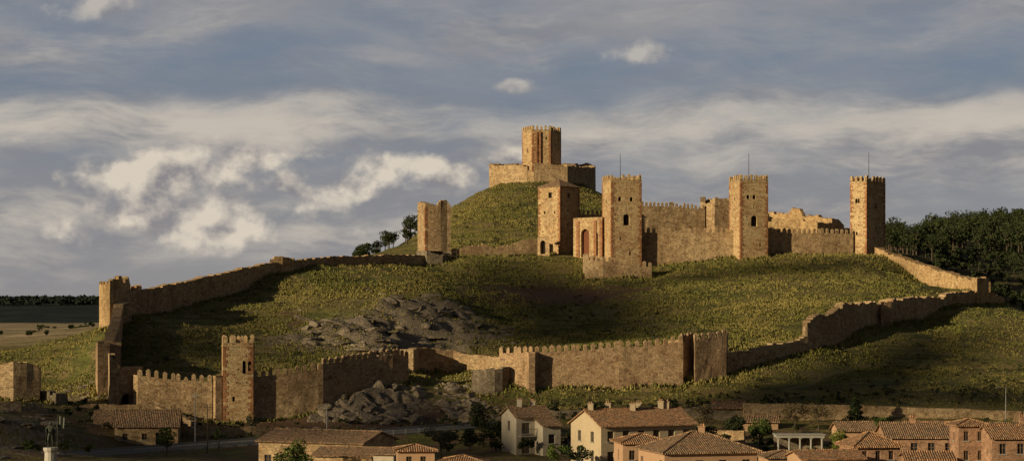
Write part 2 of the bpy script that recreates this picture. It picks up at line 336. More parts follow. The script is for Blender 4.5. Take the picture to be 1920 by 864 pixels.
# ---------------------------------------------------------------- rocks
_ico={}
def ico(sub=3):
    if sub not in _ico:
        import bmesh
        bm=bmesh.new(); bmesh.ops.create_icosphere(bm,subdivisions=sub,radius=1); bm.verts.ensure_lookup_table()
        _ico[sub]=(np.array([v.co[:] for v in bm.verts]),np.array([[v.index for v in f.verts] for f in bm.faces])); bm.free()
    return _ico[sub]
def rocks(name,items,flat=1.,sink=.1,mat=None,sub=3):
    v,f=ico(sub); V=[]
    for (x,y,z,s) in items:
        p=v.copy()
        for k in range(12):
            nn=rng.normal(size=3); nn/=np.linalg.norm(nn); d=rng.uniform(.35,.8); t=np.maximum(p@nn-d,0); p=p-t[:,None]*nn
        p*=np.array([rng.uniform(.9,1.7),rng.uniform(.8,1.2),rng.uniform(.5,.95)*flat])*s*1.25
        ti=rng.uniform(-.25,.25); p=p@np.array([[math.cos(ti),0,math.sin(ti)],[0,1,0],[-math.sin(ti),0,math.cos(ti)]])
        a=rng.uniform(-.6,.6); c,sn=math.cos(a),math.sin(a); p=p@np.array([[c,sn,0],[-sn,c,0],[0,0,1]])
        p=p+np.array([x,y,z-s*sink]); V.append(p[f])
    return polymesh(name,np.concatenate(V),3,mat or M_ROCK)
def scat(N,b0,b1,y0,y1,s0,s1,lim=None):
    B=rng.uniform(b0,b1,N);Yv=rng.uniform(y0,y1,N);x=X(B,Yv);z=H(x,Yv);s=s0+(s1-s0)*rng.uniform(0,1,N)**2.2
    return list(zip(x,Yv,z,s))
rocks('rock_outcrop',scat(170,605,785,313,327,.4,2.0)+scat(25,600,700,313,318,.4,1.2),1.1,.15)
rocks('rock_outcrop',scat(60,820,900,314,332,.4,1.5)+scat(30,870,960,312,322,.2,.8))
rocks('rock_outcrop',scat(110,570,710,344,366,.3,2.1)+scat(60,690,790,342,360,.3,1.9)+scat(70,730,870,362,386,.3,1.8)+scat(50,840,980,356,372,.25,1.3)+scat(24,640,760,340,346,.5,1.6)+scat(40,540,900,336,400,.3,1.),.6,.08)
rocks('rock_outcrop',scat(60,80,200,306,335,.25,.9),.6)
rocks('rock_outcrop',scat(80,-20,110,238,290,.5,1.8)+scat(20,100,200,262,285,.3,.7),.6,.3)
rocks('scattered_rocks',scat(60,300,1700,335,430,.12,.4)+scat(40,560,800,296,311,.3,.8)+scat(30,780,860,440,450,.2,.7),.7)

# ---------------------------------------------------------------- masonry
def facade(M,p0,p1,z0,z1,ops=(),m=0,mb=1,depth=.55,mull=None):
    p0=Vector((p0[0],p0[1],0));p1=Vector((p1[0],p1[1],0));L=(p1-p0).length;u=(p1-p0)/L;nn=Vector((u.y,-u.x,0))
    def P(a,z,dn=0.): q=p0+u*a-nn*dn; return (q.x,q.y,z)
    xsx=sorted({0.,L,*[o[0]-o[2]/2 for o in ops],*[o[0]+o[2]/2 for o in ops]}); zs=sorted({z0,z1,*[o[1] for o in ops],*[o[1]+o[3] for o in ops]})
    for i in range(len(xsx)-1):
        for j in range(len(zs)-1):
            a,b_=xsx[i],xsx[i+1];c,d=zs[j],zs[j+1]; ca,cz=(a+b_)/2,(c+d)/2
            if any(abs(ca-o[0])<o[2]/2 and o[1]<cz<o[1]+o[3] for o in ops): continue
            M.face([P(a,c),P(b_,c),P(b_,d),P(a,d)],m)
    for o in ops:
        uc,zb,w,h,arch=o[:5]; l,r=uc-w/2,uc+w/2; zt=zb+h; zsx=zt-w/2 if arch else zt; bm_=o[5] if len(o)>5 else mb
        M.face([P(l,zb),P(l,zsx),P(l,zsx,depth),P(l,zb,depth)],m); M.face([P(r,zb),P(r,zb,depth),P(r,zsx,depth),P(r,zsx)],m)
        M.face([P(l,zb),P(l,zb,depth),P(r,zb,depth),P(r,zb)],m)
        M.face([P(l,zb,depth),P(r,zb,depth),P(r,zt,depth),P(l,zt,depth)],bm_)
        if arch:
            A=[(uc-w/2*math.cos(t),zsx+w/2*math.sin(t)) for t in [math.pi*k/10 for k in range(11)]]
            for k in range(10):
                q,s=A[k],A[k+1]; M.face([P(*q),P(*s),P(s[0],s[1],depth),P(q[0],q[1],depth)],m)
                cn=(l,zt) if k<5 else (r,zt); M.face([P(*q),P(*s),P(*cn)],m)
        else: M.face([P(l,zt),P(r,zt),P(r,zt,depth),P(l,zt,depth)],m)
        if mull is not None:
            q=p0+u*(uc-.04)-nn*(depth-.03); M.box((q.x,q.y,zb),u*.08,nn*.06,Vector((0,0,h)),mull)
            q=p0+u*l-nn*(depth-.02); M.box((q.x,q.y,zb+h*.55),u*w,nn*.05,Vector((0,0,.07)),mull)
            q=p0+u*(l-.12)-nn*.02; M.box((q.x,q.y,zb-.12),u*(w+.24),nn*.14,Vector((0,0,.11)),3 if mull==2 else m)
def merlons(M,p0,p1,zf,m,w=.72,gap=.55,h=1.05,th=.5,start=0.,inset=0.):
    p0=Vector((p0[0],p0[1],0));p1=Vector((p1[0],p1[1],0));L=(p1-p0).length
    if L<.8: return
    u=(p1-p0)/L;nn=Vector((u.y,-u.x,0)); k=max(1,round((L+gap)/(w+gap))); st=(L-w)/max(1,k-1) if k>1 else 0
    for i in range(k):
        a=i*st; z0=zf((a+w/2)/L)-.25; hh=h+random.uniform(-.15,.1); q=p0+u*a-nn*inset
        if random.random()<.06: hh*=.4
        ww=w*random.uniform(.8,1.05)
        M.box((q.x,q.y,z0),u*ww,-nn*th,Vector((0,0,hh+.25)),m)
        zt=z0+hh+.25; c=q+u*ww/2-nn*th/2; B=[q,q+u*ww,q+u*ww-nn*th,q-nn*th]; ap=Vector((c.x,c.y,zt+.32))
        for j in range(4): s,t=B[j],B[(j+1)%4]; M.face([(s.x,s.y,zt),(t.x,t.y,zt),ap],m)
def quoins(M,a,c,b_,z0,z1,m,la=.85,lb=.45,ch=.5):
    a,c,b_=[Vector((q[0],q[1],0)) for q in (a,c,b_)]; ua=(c-a).normalized(); ub=(b_-c).normalized(); na=Vector((ua.y,-ua.x,0)); nb=Vector((ub.y,-ub.x,0))
    z=z0;i=0
    while z<z1-ch*.5:
        hh=min(ch*random.uniform(.85,1.15),z1-z); l1,l2=(la,lb) if i%2 else (lb,la); l1*=random.uniform(.7,1.2); l2*=random.uniform(.7,1.2)
        if random.random()>.1:
            q=c-ua*l1+na*.04; M.box((q.x,q.y,z),ua*l1,-na*.12,Vector((0,0,hh-.03)),m)
            q=c+nb*.043; M.box((q.x,q.y,z+.002),ub*l2,-nb*.12,Vector((0,0,hh-.034)),m)
        z+=hh;i+=1
def sqsolve(bL,bC,bR,Y,force=None):
    xc=X(bC,Y);kR=(bR-960)/F;kL=(bL-960)/F; best=None
    for t in ([force] if force else np.linspace(.02,1.5,1500)):
        w1=(kR*Y-xc)/(math.cos(t)-kR*math.sin(t)); w2=(xc-kL*Y)/(math.sin(t)+kL*math.cos(t))
        if w1>0 and w2>0:
            e=abs(w1-w2)
            if best is None or e<best[0]: best=(e,t,w1,w2)
    _,t,w,d=best
    if not force: d=w
    C=Vector((xc,Y)); R=C+Vector((math.cos(t),math.sin(t)))*w; Lf=C+Vector((-math.sin(t),math.cos(t)))*d
    return [Lf,C,R,R+Lf-C]
def tower(name,poly,zb,zt,ops={},mats=None,quoin=True,crown=True,qz=.0,roof=None,put=8):
    M=Msh(); k=len(poly)
    for i in range(k):
        p,q=poly[i],poly[(i+1)%k]; L=(Vector(q)-Vector(p)).length
        o=[(f*L,z,w,h,*r) for (f,z,w,h,*r) in ops.get(i,[])]
        if L>3 and i<2:
            zz0=zt-2.2
            while zz0>zt-17 and zz0>zb+6:      # rows of putlog holes
                for f in (.22,.5,.78):
                    a=f*L+random.uniform(-.25,.25)
                    if random.random()<.7 and all(abs(a-oo[0])>oo[2]/2+.3 or not(oo[1]-.5<zz0<oo[1]+oo[3]+.3) for oo in o): o.append((a,zz0+random.uniform(-.1,.1),.22,.24,False))
                zz0-=random.uniform(1.9,2.5)
        facade(M,p,q,zb,zt,o,0,1,.6)
        if crown: merlons(M,p,q,lambda t:zt,0)
        if quoin: quoins(M,poly[i-1],p,q,zb,zt-.3,2)
    M.face([(p[0],p[1],zt-.02) for p in poly],0)
    if crown:
        for i in range(k):
            p,q=Vector(poly[i]),Vector(poly[(i+1)%k]); u=(q-p).normalized(); nn=Vector((u.y,-u.x)); s=p+nn*.1
            M.box((s.x,s.y,zt-.55),Vector((*(q-p),0)),Vector((*(-nn*.2),0)),Vector((0,0,.16)),0)
    if roof:
        c=sum((Vector(p) for p in poly),Vector((0,0)))/k; E=[c+(Vector(p)-c)*1.07 for p in poly]
        for i in range(k): s,t=E[i],E[(i+1)%k]; M.face([(s.x,s.y,zt+.05),(t.x,t.y,zt+.05),(c.x,c.y,roof)],3); M.face([(s.x,s.y,zt-.12),(t.x,t.y,zt-.12),(t.x,t.y,zt+.05),(s.x,s.y,zt+.05)],3)
        M.face([(s.x,s.y,zt-.12) for s in E],0)
    for i in range(k):
        p,q=Vector(poly[i]),Vector(poly[(i+1)%k]); u=(q-p).normalized(); WB.append((p,q,Vector((u.y,-u.x))))
    return mkmesh(name,M,mats or [M_KEEP,M_DARK,M_QUOIN,M_TILE2])
WB=[]
def wall(name,pts,th=1.4,merl=False,rag=.2,mat=None,closed=False,step=.8,depth=4.,seed=1,mw=.72,flat=False,mg=.55,world=False):
    M=Msh(); P=[(X(a,c),c,Z(t,c),Z(bb,c)-depth) for a,c,t,bb in pts] if not world else list(pts)
    if closed: P.append(P[0])
    for i in range(len(P)-1):
        p,q=Vector(P[i][:2]),Vector(P[i+1][:2])
        if (q-p).length>.8: u=(q-p).normalized(); WB.append((p,q,Vector((u.y,-u.x))))
    S=[]
    for i in range(len(P)-1):
        a,b_=np.array(P[i]),np.array(P[i+1]); L=math.hypot(*(b_-a)[:2]); k=max(1,int(L/step))
        for j in range(k): S.append(a+(b_-a)*j/k)
    S.append(np.array(P[-1])); S=np.array(S); nS=len(S)
    D=np.zeros((nS,2)); seg=S[1:,:2]-S[:-1,:2]; ln=np.linalg.norm(seg,axis=1); seg=seg/np.maximum(ln,1e-6)[:,None]
    for i in range(len(seg)):
        if ln[i]<1e-4: seg[i]=seg[i-1] if i else seg[i+1]
    D[:-1]+=seg; D[1:]+=seg
    if closed: D[0]+=seg[-1]; D[-1]+=seg[0]
    ml=np.linalg.norm(D,axis=1)/2; D/=np.linalg.norm(D,axis=1)[:,None]; Ln=np.stack([-D[:,1],D[:,0]],1); Bk=S[:,:2]+Ln*(th/np.maximum(ml,.55))[:,None]
    r=np.random.default_rng(seed); off=0.
    rows=5
    def disp(i,zz,side):
        return float((vnoise(S[i,0]*.5+S[i,1]*.5+side*37,zz*.6,seed)-.5)*.16)
    for i in range(nS-1):
        if np.linalg.norm(S[i+1,:2]-S[i,:2])<1e-4: continue
        off=off*.55+r.normal(0,1)*rag*.6; o=off
        if r.random()<.06: o-=rag*1.5
        za,zb_=S[i,2]+o,S[i+1,2]+o; fa=[];fb=[];ba=[];bb=[]
        for k in range(rows+1):
            t=k/rows
            for (i2,ztop,fl,bl) in ((i,za,fa,ba),(i+1,zb_,fb,bb)):
                zz=S[i2,3]+(ztop-S[i2,3])*t; zq=S[i2,3]+(S[i2,2]-S[i2,3])*t; dd=disp(i2,zq,0) if not (i2 in(0,nS-1)) else 0
                q=S[i2,:2]-Ln[i2]*dd; fl.append((q[0],q[1],zz)); q=Bk[i2]+Ln[i2]*(disp(i2,zq,1)); bl.append((q[0],q[1],zz))
        for k in range(rows):
            M.face([fa[k],fb[k],fb[k+1],fa[k+1]],0); M.face([bb[k],ba[k],ba[k+1],bb[k+1]],0)
            M.face([ba[k],fa[k],fa[k+1],ba[k+1]],0); M.face([fb[k],bb[k],bb[k+1],fb[k+1]],0)
        M.face([fa[-1],fb[-1],bb[-1],ba[-1]],0)
    if merl:
        for i in range(len(P)-1):
            a,b_=P[i],P[i+1]
            if math.hypot(b_[0]-a[0],b_[1]-a[1])>1.2: merlons(M,a,b_,lambda t,a=a,b_=b_:a[2]+(b_[2]-a[2])*t,0,w=mw,gap=mg,h=.85)
    return mkmesh(name,M,[mat or M_WALL])

# --- three great towers
B=sqsolve(1129,1146,1203,442); tower('castle_tower',B,Z(520,442),Z(337,442),{1:[(.28,Z(377,442),.75,1.0,True),(.66,Z(377,442),.75,1.0,True),(.5,Z(422,442),1.5,2.6,True),(.62,Z(478,442),.5,.8,False),(.3,Z(450,442),.35,.7,False)],0:[(.5,Z(380,442),.6,.9,True)]})
C=sqsolve(1367,1388,1440,443); tower('castle_tower',C,Z(520,443),Z(337,443),{1:[(.28,Z(373,443),.75,1.0,True),(.5,Z(373,443),.75,1.0,True),(.5,Z(424,443),1.5,2.5,True),(.72,Z(462,443),.45,.8,False),(.12,Z(462,443),.4,.7,False)],0:[(.5,Z(375,443),.6,.9,True)]})
Dp=sqsolve(1594,1625,1660,450,math.radians(44)); tower('castle_tower',Dp,Z(520,450),Z(339,450),{0:[(.38,Z(380,450),.7,1.1,True),(.52,Z(380,450),.5,1.1,True),(.4,Z(440,450),.5,.8,False)],1:[(.5,Z(390,450),.9,1.3,True),(.5,Z(430,450),.5,.9,False)]},mats=[M_KEEP,M_DARK,M_QUOIN,M_TILE2])
Ap=sqsolve(1009,1050,1087,456); tower('gate_tower',Ap,Z(500,456),Z(349,456),{0:[(.55,Z(370,456),1.1,1.3,False),(.3,Z(400,456),.5,.7,False),(.75,Z(400,456),.4,.6,False)],1:[(.45,Z(370,456),.9,1.2,False),(.4,Z(425,456),.5,.9,False)]},crown=False,roof=Z(336,462))
kp=[(X(979,606),606),(X(998,600),600),(X(1033,600.5),600.5),(X(1052,607),607),(X(1016,616),616)]
kz=Z(243,600); tower('high_keep',kp,Z(350,600),kz,{1:[(.35,Z(272,600),1.3,2.2,True),(.3,Z(290,600),.5,.9,False),(.75,Z(262,600),.5,.9,False)],2:[(.45,Z(275,600),.6,1.4,True)],0:[(.5,Z(285,600),.6,1.4,True)]},mats=[M_KEEP,M_DARK,M_QUOIN,M_TILE2])
M=Msh()
for bq in (1004,1010.5,1029):
    M.box((X(bq,599.8),599.82,Z(345,600)),(.6,0,0),(0,.4,0),(0,0,kz-.7-Z(345,600)),0)
o=mkmesh('pilaster',M,[M_QUOIN]); o.parent=bpy.data.objects['high_keep']
wall('keep_enclosure_wall',[(917,592,309,356),(988,580,310,352),(990,580,318,352),(1001,579,322,352),(1003,579,306,352),(1064,580,309,352),(1066,581,312,354),(1117,600,313,359),(1105,626,308,350),(930,620,308,350)],th=1.6,rag=.22,mat=M_WALL,closed=True,seed=3)
wall('castle_curtain_wall',[(1203,446,436,495),(1290,447,436,495),(1376,447,435,492)],th=1.8,merl=True,rag=.02,mat=M_WALL,mg=.5)
wall('castle_curtain_wall',[(1440,448,436,485),(1540,450,437,480),(1600,452,438,480)],th=1.8,merl=True,rag=.04,mat=M_WALL,mg=.5)
wall('castle_inner_wall',[(1203,470,386,440),(1260,472,387,440),(1322,474,393,440)],th=1.6,merl=True,rag=.03,mat=M_WALL,mw=.6,mg=.4)
wall('ruined_turret',[(1313,476,375,440),(1340,472,372,440),(1367,473,372,440),(1368,480,374,440),(1315,482,374,440)],th=1.2,rag=.5,mat=M_WALL,closed=True,seed=8)
wall('ruined_gable_wall',[(1436,488,396,440),(1466,484,400,440),(1478,482,399,440),(1486,480,388,440),(1500,478,392,440),(1504,477,399,440),(1535,472,404,440),(1566,467,413,440),(1570,466,424,440)],th=1.,rag=.3,mat=M_ORANGE,seed=5)
wall('ruined_inner_wall',[(1440,470,409,440),(1500,468,412,440),(1560,463,421,440),(1592,460,428,440)],th=1.,rag=.35,mat=M_ORANGE,seed=15)
wall('stepped_rampart',[(1099,448,484,510),(1093,440,485,515),(1098,436,486,520),(1130,435,489,520),(1222,437,501,520)],th=1.2,merl=True,rag=.05,mat=M_WALL)
M=Msh(); p0=(X(1075,452),452);p1=(X(1129,447),447); L=math.dist(p0,p1)
facade(M,p0,p1,Z(500,450),Z(412,450),[(L*.41,Z(482,450),2.3,6.6,True,2),(L*.8,Z(480,450),.9,5.4,True)],0,1,.8)
u=Vector((p1[0]-p0[0],p1[1]-p0[1],0))/L; nn=Vector((u.y,-u.x,0))
M.box((p0[0],p0[1],Z(412,450)-.01),u*L,-nn*1.6,Vector((0,0,.5)),0)
M.face([(p0[0],p0[1],Z(500,450)),(p0[0],p0[1],Z(412,450)),(p0[0]-nn.x*1.6,p0[1]-nn.y*1.6,Z(412,450)),(p0[0]-nn.x*1.6,p0[1]-nn.y*1.6,Z(500,450))],0)
for a in (.12,.72,.92):
    q=Vector((*p0,0))+u*L*a+nn*.2; M.box((q.x,q.y,Z(500,450)),u*.75,-nn*.5,Vector((0,0,Z(414,450)-Z(500,450))),3)
mkmesh('castle_gatehouse',M,[M_KEEP,M_DARK,M_DOOR,M_QUOIN])
wall('castle_inner_wall',[(1084,464,402,440),(1130,464,402,440)],th=1.2,merl=True,rag=.02,mat=M_KEEP,mw=.6,mg=.4)
wall('outer_ward_wall',[(850,449,467,484),(880,450,459,484),(930,452,462,482),(960,453,458,482),(985,454,450,481),(1008,455,446,480)],th=1.3,rag=.3,mat=M_WALL,seed=21)
M=Msh(); facade(M,(X(1008,453),453),(X(1030,451),451),Z(495,452),Z(446,452),[(1.5,Z(476,452),1.5,3.2,True)],0,1,.9); M.box((X(1008,453),453.02,Z(446,452)),(2.75,-.25,0),(0,1.4,0),(0,0,.3),0); mkmesh('postern_arch',M,[M_WALL,M_DARK])
rt=sqsolve(783,797,845,446)
wall('ruined_watchtower',[(rt[0].x,rt[0].y,Z(380,446),8),(rt[1].x,rt[1].y,Z(381,446),8),(rt[1].x+3,rt[1].y+.8,Z(383,446),8),(rt[1].x+3.6,rt[1].y+1,Z(378,446),8),(rt[2].x-.8,rt[2].y-.2,Z(380,446),8),(rt[2].x,rt[2].y,Z(388,446),8),(rt[3].x,rt[3].y,Z(384,446),8)],th=1.1,rag=.35,mat=M_WALL,closed=True,seed=13,world=True)
M=Msh(); quoins(M,rt[0],rt[1],rt[2],Z(475,446),Z(386,446),0,.8,.5); mkmesh('quoins',M,[M_QUOIN]).parent=bpy.data.objects['ruined_watchtower']
wall('ruined_watchtower_base',[(781,444,472,486),(800,440,474,488),(830,441,476,488),(850,445,472,486)],th=5,rag=.5,mat=M_GREY,seed=23)
wall('town_wall',[(226,357,548,600),(252,362,548,598),(300,370,537,592),(345,377,528,578),(391,385,518,566)],th=1.6,rag=.12,mat=M_WALL,seed=31)
wall('town_wall',[(388,386,519,566),(440,395,508,545),(500,405,494,522),(545,413,489,510)],th=1.6,rag=.15,mat=M_WALL,seed=32)
wall('ruined_turret',[(506,408,486,510),(530,409,483,510),(551,413,485,510),(553,418,486,510),(508,416,487,510)],th=1.,rag=.3,mat=M_ORANGE,closed=True,seed=34)
wall('town_wall',[(545,414,490,508),(600,421,482,504),(690,429,479,503),(760,437,477,500),(800,441,478,498)],th=1.5,rag=.18,mat=M_WALL,seed=33)
wall('ruined_corner_tower',[(186,362,531,610),(206,354,526,610),(228,357,521,605),(232,358,532,605),(240,362,520,605),(244,366,536,600),(264,370,534,600),(266,376,540,600),(196,372,535,600)],th=1.1,rag=.4,mat=M_ORANGE,closed=True,seed=41)
wall('town_wall',[(213,356,566,640),(210,350,585,640),(205,343,608,660),(196,334,634,700),(190,326,640,738)],th=1.8,rag=.2,mat=M_WALL,seed=42,step=1.2)
wall('buttress_tower',[(179,326,641,740),(183,318,640,745),(205,319,641,745),(207,328,642,740)],th=.9,rag=.2,mat=M_RED,closed=True,seed=43)
wall('buttress_tower',[(203,315,663,757),(205,308,664,760),(224,309,686,760),(226,316,688,757)],th=.9,rag=.15,mat=M_WALL,closed=True,seed=44)
M=Msh(); facade(M,(X(224,309.5),309.5),(X(262,312),312),Z(790,310),Z(694,310),[(1.3,Z(760,310),1.9,1.9,True)],0,1,1.2); M.box((X(224,309.5),309.52,Z(694,310)),(3.3,2.5,0),(-.9,1.2,0),(0,0,.6),0); mkmesh('town_gate',M,[M_WALL,M_DARK])
wall('town_wall',[(250,310.2,702,765),(258,310,703,766),(330,311.4,712,778),(398,312.6,715,785)],th=1.4,merl=True,rag=.02,mat=M_WALL,seed=51,mw=.75,mg=.6)
wall('wall_buttress',[(398,313,703,790),(404,312,704,790),(416,312.4,705,790)],th=3,rag=.1,mat=M_RED,seed=52)
E=[Vector((X(416,318),318)),Vector((X(418,312.3),312.3)),Vector((X(475,313.2),313.2)),Vector((X(477,318.8),318.8))]
tower('gate_turret',E,Z(800,313),Z(643,313),{1:[(.70,Z(700,313),.55,2.1,True),(.88,Z(700,313),.55,2.1,True),(.35,Z(752,313),.4,.8,False)]},mats=[M_KEEP,M_DARK,M_QUOIN,M_TILE2])
wall('town_wall',[(476,314.5,707,792),(540,316,701,792),(606,318,692,790)],th=1.4,merl=True,rag=.02,mat=M_WALL,seed=53)
wall('town_wall',[(606,318.2,683,780),(650,321,676,745),(700,324,669,730),(745,326.5,664,726),(766,329,668,728)],th=1.5,merl=True,rag=.03,mat=M_RED,seed=54)
wall('town_wall',[(775,340,655,705),(785,345,652,700),(815,347,653,698),(850,348,656,697),(870,347,665,700),(905,343,668,708),(938,334,668,714)],th=1.4,rag=.12,mat=M_WALL,seed=55)
bx,by=X(920,327),327; rr=2.7
wall('round_bastion',[(bx+rr*math.cos(t)*1.2,by+rr*math.sin(t),Z(693,325)+.5*math.cos(t),Z(765,325)) for t in [2*math.pi*i/14+math.pi for i in range(14)]],th=1.,rag=.35,mat=M_GREY,closed=True,seed=56,world=True)
wall('town_wall',[(936,328,662,735),(970,326,661,738),(999,325,661,738)],th=1.5,merl=True,rag=.02,mat=M_RED,seed=57)
wall('wall_buttress',[(990,325,659,740),(992,323.2,660,740),(1003,323.4,660,740),(1005,325,659,740)],th=1,rag=.1,mat=M_RED,seed=58)
wall('town_wall',[(1004,325,660,742),(1080,326,658,742),(1160,327,650,738),(1215,328,649,735),(1281,329,640,728)],th=1.6,merl=True,rag=.03,mat=M_RED,seed=59)
wall('wall_tower',[(1279,330,637,728),(1300,333.5,634,720)],th=1.5,rag=.05,merl=True,mat=M_RED,seed=60)
wall('wall_tower',[(1299,333,636,722),(1303,329.3,636,724),(1335,330.8,634,716),(1362,332,629,712),(1365,336,630,712)],th=1.4,merl=True,rag=.1,mat=M_RED,seed=61)
wall('town_wall',[(1364,333,660,708),(1400,336,655,698),(1455,340,646,682),(1500,344,637,670),(1515,345,634,664)],th=1.4,rag=.25,mat=M_WALL,seed=62)
wall('ruined_town_wall',[(1508,345,632,664),(1514,345,604,660),(1540,348,592,652),(1560,350,586,645),(1580,353,573,638),(1612,360,568,625),(1640,366,565,615),(1646,367,572,612),(1655,368,567,612)],th=1.6,rag=.35,mat=M_WALL,seed=63)
wall('buttress_tower',[(1646,372,566,612),(1652,366.5,566,614),(1672,367.5,563,613),(1676,374,562,610)],th=1.,rag=.2,mat=M_RED,closed=True,seed=64)
wall('ruined_town_wall',[(1673,371,560,611),(1720,379,557,604),(1770,389,557,596),(1785,392,549,592),(1828,400,545,577)],th=1.6,rag=.2,mat=M_WALL,seed=65)
wall('ruined_turret',[(1822,404,521,578),(1832,400,522,580),(1847,402,520,578),(1850,408,524,575)],th=1,rag=.3,mat=M_ORANGE,closed=True,seed=66)
wall('ruined_town_wall',[(1846,403,545,576),(1862,404,549,577),(1876,406,556,580),(1884,412,562,580)],th=1.3,rag=.3,mat=M_ORANGE,seed=67)
wall('ruined_town_wall',[(1640,449,466,490),(1665,446,476,505),(1700,438,486,517),(1730,431,497,532),(1765,424,509,547),(1800,417,518,551),(1826,411,524,552)],th=2.2,rag=.3,mat=M_ORANGE,seed=68)
wall('ruined_town_wall',[(-40,300,690,760),(0,300,684,755),(25,299,679,752),(50,300,681,750),(74,301,689,748),(77,305,690,745)],th=2.2,rag=.15,mat=M_WALL,seed=69)
wall('ruined_town_wall',[(75,303,732,752),(105,300,741,760)],th=1.2,rag=.3,mat=M_GREY,seed=70)
# rubble, weeds and rank grass along the foot of the walls
fx=[];fy=[];rx=[]
for p,q,nn in WB:
    L=(q-p).length
    for i in range(int(L*5)):
        c=p+(q-p)*random.random()+nn*abs(random.gauss(.1,.5)); fx.append(c.x);fy.append(c.y)
    for i in range(int(L*.55)):
        c=p+(q-p)*random.random()+nn*abs(random.gauss(.1,.5)); rx.append((c.x,c.y))
polymesh('grass',tuftat(np.array(fx),np.array(fy),.2,.75,3,.14),3,L_GRASS)
rz=H([a[0] for a in rx],[a[1] for a in rx]); rocks('wall_rubble',[(a[0],a[1],z_,random.uniform(.1,.42)) for a,z_ in zip(rx,rz)],.8,.1,M_WALL,2)

for nm,(px,t,Y,b_) in {'a':(1163,288,446,330),'b':(1404,288,447,330),'c':(1629,286,454,332)}.items():
    M=Msh(); M.cyl((X(px,Y),Y,Z(b_,Y)-1.2),(X(px,Y),Y,Z(t,Y)),.09,.05,0,6); M.cyl((X(px,Y),Y,Z(b_,Y)-1.2),(X(px,Y),Y,Z(b_,Y)-.7),.25,.2,0,8); mkmesh('flagpole',M,[M_DMET])
M=Msh(); y=443
for b_ in (831,838,847,856): M.cyl((X(b_,y),y,Z(484,y)-1),(X(b_,y),y,Z(462,y)),.06,.06,0,6)
for e in (463,472): M.box((X(831,y),y-.06,Z(e,y)),(X(856,y)-X(831,y),0,0),(0,.1,0),(0,0,.08),0)
mkmesh('timber_platform',M,[M_BARK])

# ---------------------------------------------------------------- trees
def crown(x,y,z,h,r,kind,n,s,seedr=rng):
    if kind=='cone':
        t=seedr.uniform(0,1,n)**1.4; a=seedr.uniform(0,6.28,n); tier=.75+.25*np.sin(t*38+a*2); rad=r*(1-t)**.8*tier*np.sqrt(seedr.uniform(.25,1,n))
        P=np.stack([x+np.cos(a)*rad,y+np.sin(a)*rad,z+h*(.1+.9*t)],1)
    else:
        K=max(6,int(r*7)) if kind!='pine' else 9
        d=seedr.normal(size=(K,3)); d/=np.linalg.norm(d,axis=1)[:,None]; q=seedr.uniform(.35,.85,K)[:,None]
        hz=h*(.36 if kind!='pine' else .42); cz=z+h*(.62 if kind!='pine' else .55)
        C=d*q*np.array([r,r,hz]); rc=seedr.uniform(.28,.5,K)*min(r,hz)*(1.0 if kind!='pine' else 1.25)
        if kind=='pine': C[:,:2]*=np.clip(1.15-.6*(C[:,2:3]/hz+.3),.4,1.2)
        k=seedr.integers(0,K,n); dd=seedr.normal(size=(n,3)); dd/=np.linalg.norm(dd,axis=1)[:,None]; dd*=seedr.uniform(.5,1.,n)[:,None]**.5
        P=C[k]+dd*rc[k][:,None]*np.array([1.15,1.15,.8]); P=P+np.array([x,y,cz])
    A=seedr.normal(size=(n,3));A/=np.linalg.norm(A,axis=1)[:,None];Bv=np.cross(A,seedr.normal(size=(n,3)));Bv/=np.linalg.norm(Bv,axis=1)[:,None]
    sz=(s*seedr.uniform(.5,1.2,n))[:,None]; A*=sz;Bv*=sz*.7
    return np.stack([P-A,P-Bv,P+A,P+Bv],1)
def trunk(M,x,y,z,h,r,kind):
    tr=max(.08,h*.028); top=Vector((x+random.uniform(-.2,.2),y,z+h*(.6 if kind!='cone' else .92)))
    M.cyl((x,y,z-.4),top,tr,tr*.35,0,6)
    for i in range(6 if kind!='cone' else 0):
        a=i*1.05+random.random(); t=random.uniform(.4,.95); p=Vector((x,y,z)).lerp(top,t); q=p+Vector((math.cos(a)*r*.65,math.sin(a)*r*.65,h*.18)); M.cyl(p,q,tr*.45,tr*.12,0,5)
def tree(name,b_,Y,top,base,wpx,mat,kind='round',n=1600,s=.16):
    x=X(b_,Y); z=h1(x,Y); zt=Z(top,Y); h=max(2.,zt-z); r=wpx*Y/F/2
    e=empty(name); M=Msh(); trunk(M,x,Y,z,h,r,kind); mkmesh('trunk',M,[M_BARK],parent=e)
    polymesh('crown',crown(x,Y,z,h,r,kind,n,s),4,mat,parent=e)
